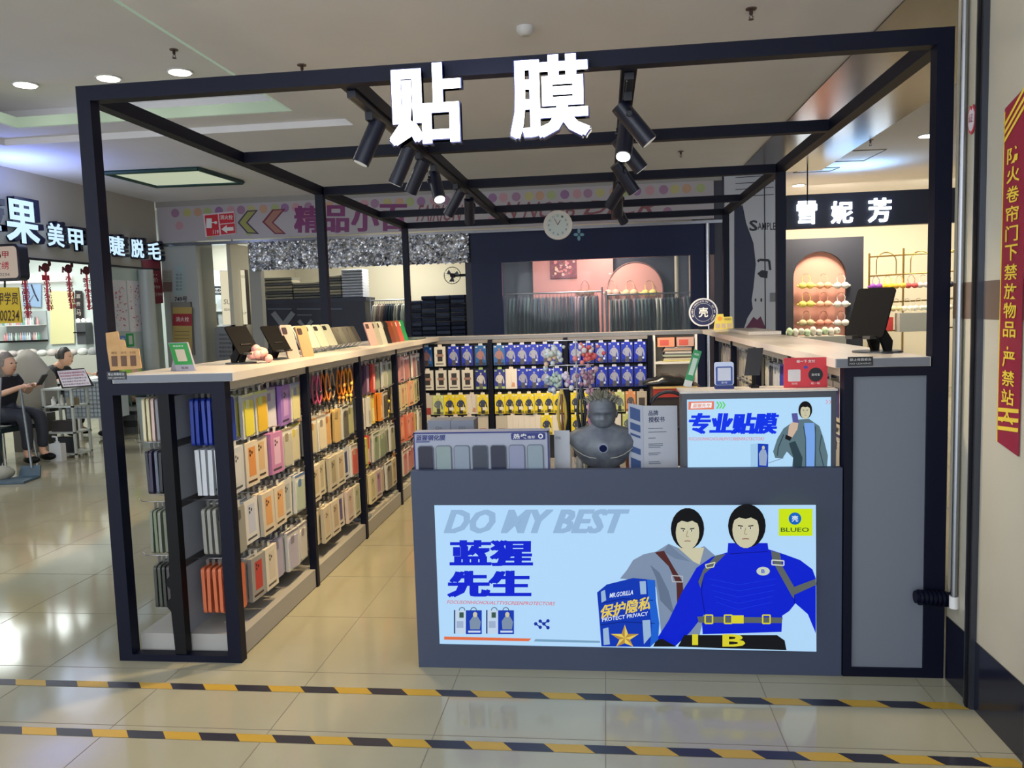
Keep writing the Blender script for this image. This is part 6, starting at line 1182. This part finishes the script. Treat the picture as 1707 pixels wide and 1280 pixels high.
c = MB(); c.box(-8.6, 8.2, 0, -5.0, 8.75, 1.0, C(170, 170, 160)); tag(c.build('salon_counter'), 'long pale counter along the end wall of the nail shop', 'counter')
for i in range(14):
    x = -7.6+.17*i; c = MB(); a = rnd.choice([(190, 180, 176), (206, 206, 200), (150, 150, 150), (200, 170, 160)]); c.ball((x, 8.4, 1.0+.05), .08, .09, .05+.01*(i % 3), C(*a, .8), 9, 6); tag(c.build('towel_roll'), '%s towel roll on the nail shop counter, %s from the left' % (cname(a), ORD[i]), 'towel', 'towels on the nail shop counter')
cx_ = at(62, 640, 'y', 5.6); c = MB()
c.rings([[(cx_.x-.25+.5*i/6, 5.5+.12*math.cos(t_*.785), .58+(.30+.16*math.sin(i*.5))*.5+(.28+.12*math.sin(i*.6))*math.sin(t_*.785)) for t_ in range(8)] for i in range(7)], C(150, 146, 136, .9)); c.box(cx_.x-.22, 5.42, 0, cx_.x+.2, 5.6, .45, C(70, 66, 60)); tag(c.build('draped_chair'), 'armchair draped with a pale beige cloth behind the seated woman', 'chair')

# ---------------------------------------------------------------- ceiling fittings
for i, p in enumerate(DL[:5]):
    t = thing('downlight', 'round recessed ceiling downlight, ' + ('left', 'middle', 'right')[i]+' of the three in the coffer' if i < 3 else 'round ceiling downlight near the right shop, ' + ('nearer' if i == 3 else 'farther'), 'ceiling light', (p[0], p[1], p[2]-.03), 'ceiling downlights')
    zc = 3.52 if p[2] > 3.4 else H
    c = MB(); c.tube([(p[0], p[1], zc), (p[0], p[1], zc-.012)], .105, C(200, 200, 196), 24); c.build('trim_ring', t); c = MB(); c.tube([(p[0], p[1], zc-.011), (p[0], p[1], zc-.016)], .085, C(255, 250, 240, .4, em=16), 24); c.build('lens', t)
p = at(875, 45, 'z', H); t = thing('smoke_detector', 'white round smoke detector on the ceiling above the sign', 'smoke detector', (p.x, p.y, H-.06)); c = MB(); c.lathe(p.x, p.y, [(.052, H), (.055, H-.015), (.05, H-.03), (.035, H-.05), (.02, H-.055)], C(206, 204, 200, .4), 20); c.build('body', t)
c = MB(); c.lathe(p.x, p.y, [(.0385, H-.043), (.041, H-.041), (.041, H-.037)], C(50, 50, 54), 20); c.build('vent', t)
for i, (a, b) in enumerate(((1252, 14), (290, 87), (1135, 252), (503, 108), (1451, 233), (672, 275))):
    p = at(a, b, 'z', 3.5 if i == 1 else H); t = thing('sprinkler_head', 'small ceiling sprinkler head, ' + ['at the top right', 'by the coffer downlights', 'above the rear beams on the right', 'at the coffer edge', 'before the right shop', 'behind the left track'][i], 'sprinkler', (p.x, p.y, p.z-.06)); zz = 3.52 if i == 1 else H
    c = MB(); c.tube([(p.x, p.y, zz), (p.x, p.y, zz-.006)], .032, C(90, 70, 60), 14); c.build('plate', t); c = MB(); c.tube([(p.x, p.y, zz-.006), (p.x, p.y, zz-.035)], .011, C(80, 60, 56, .3, .6), 8); c.tube([(p.x, p.y, zz-.035), (p.x+.012, p.y, zz-.05), (p.x, p.y, zz-.062)], .003, C(80, 60, 56), 5); c.tube([(p.x, p.y, zz-.035), (p.x-.012, p.y, zz-.05), (p.x, p.y, zz-.062)], .003, C(80, 60, 56), 5); c.tube([(p.x, p.y, zz-.062), (p.x, p.y, zz-.065)], .016, C(80, 60, 56), 10); c.build('nozzle', t)
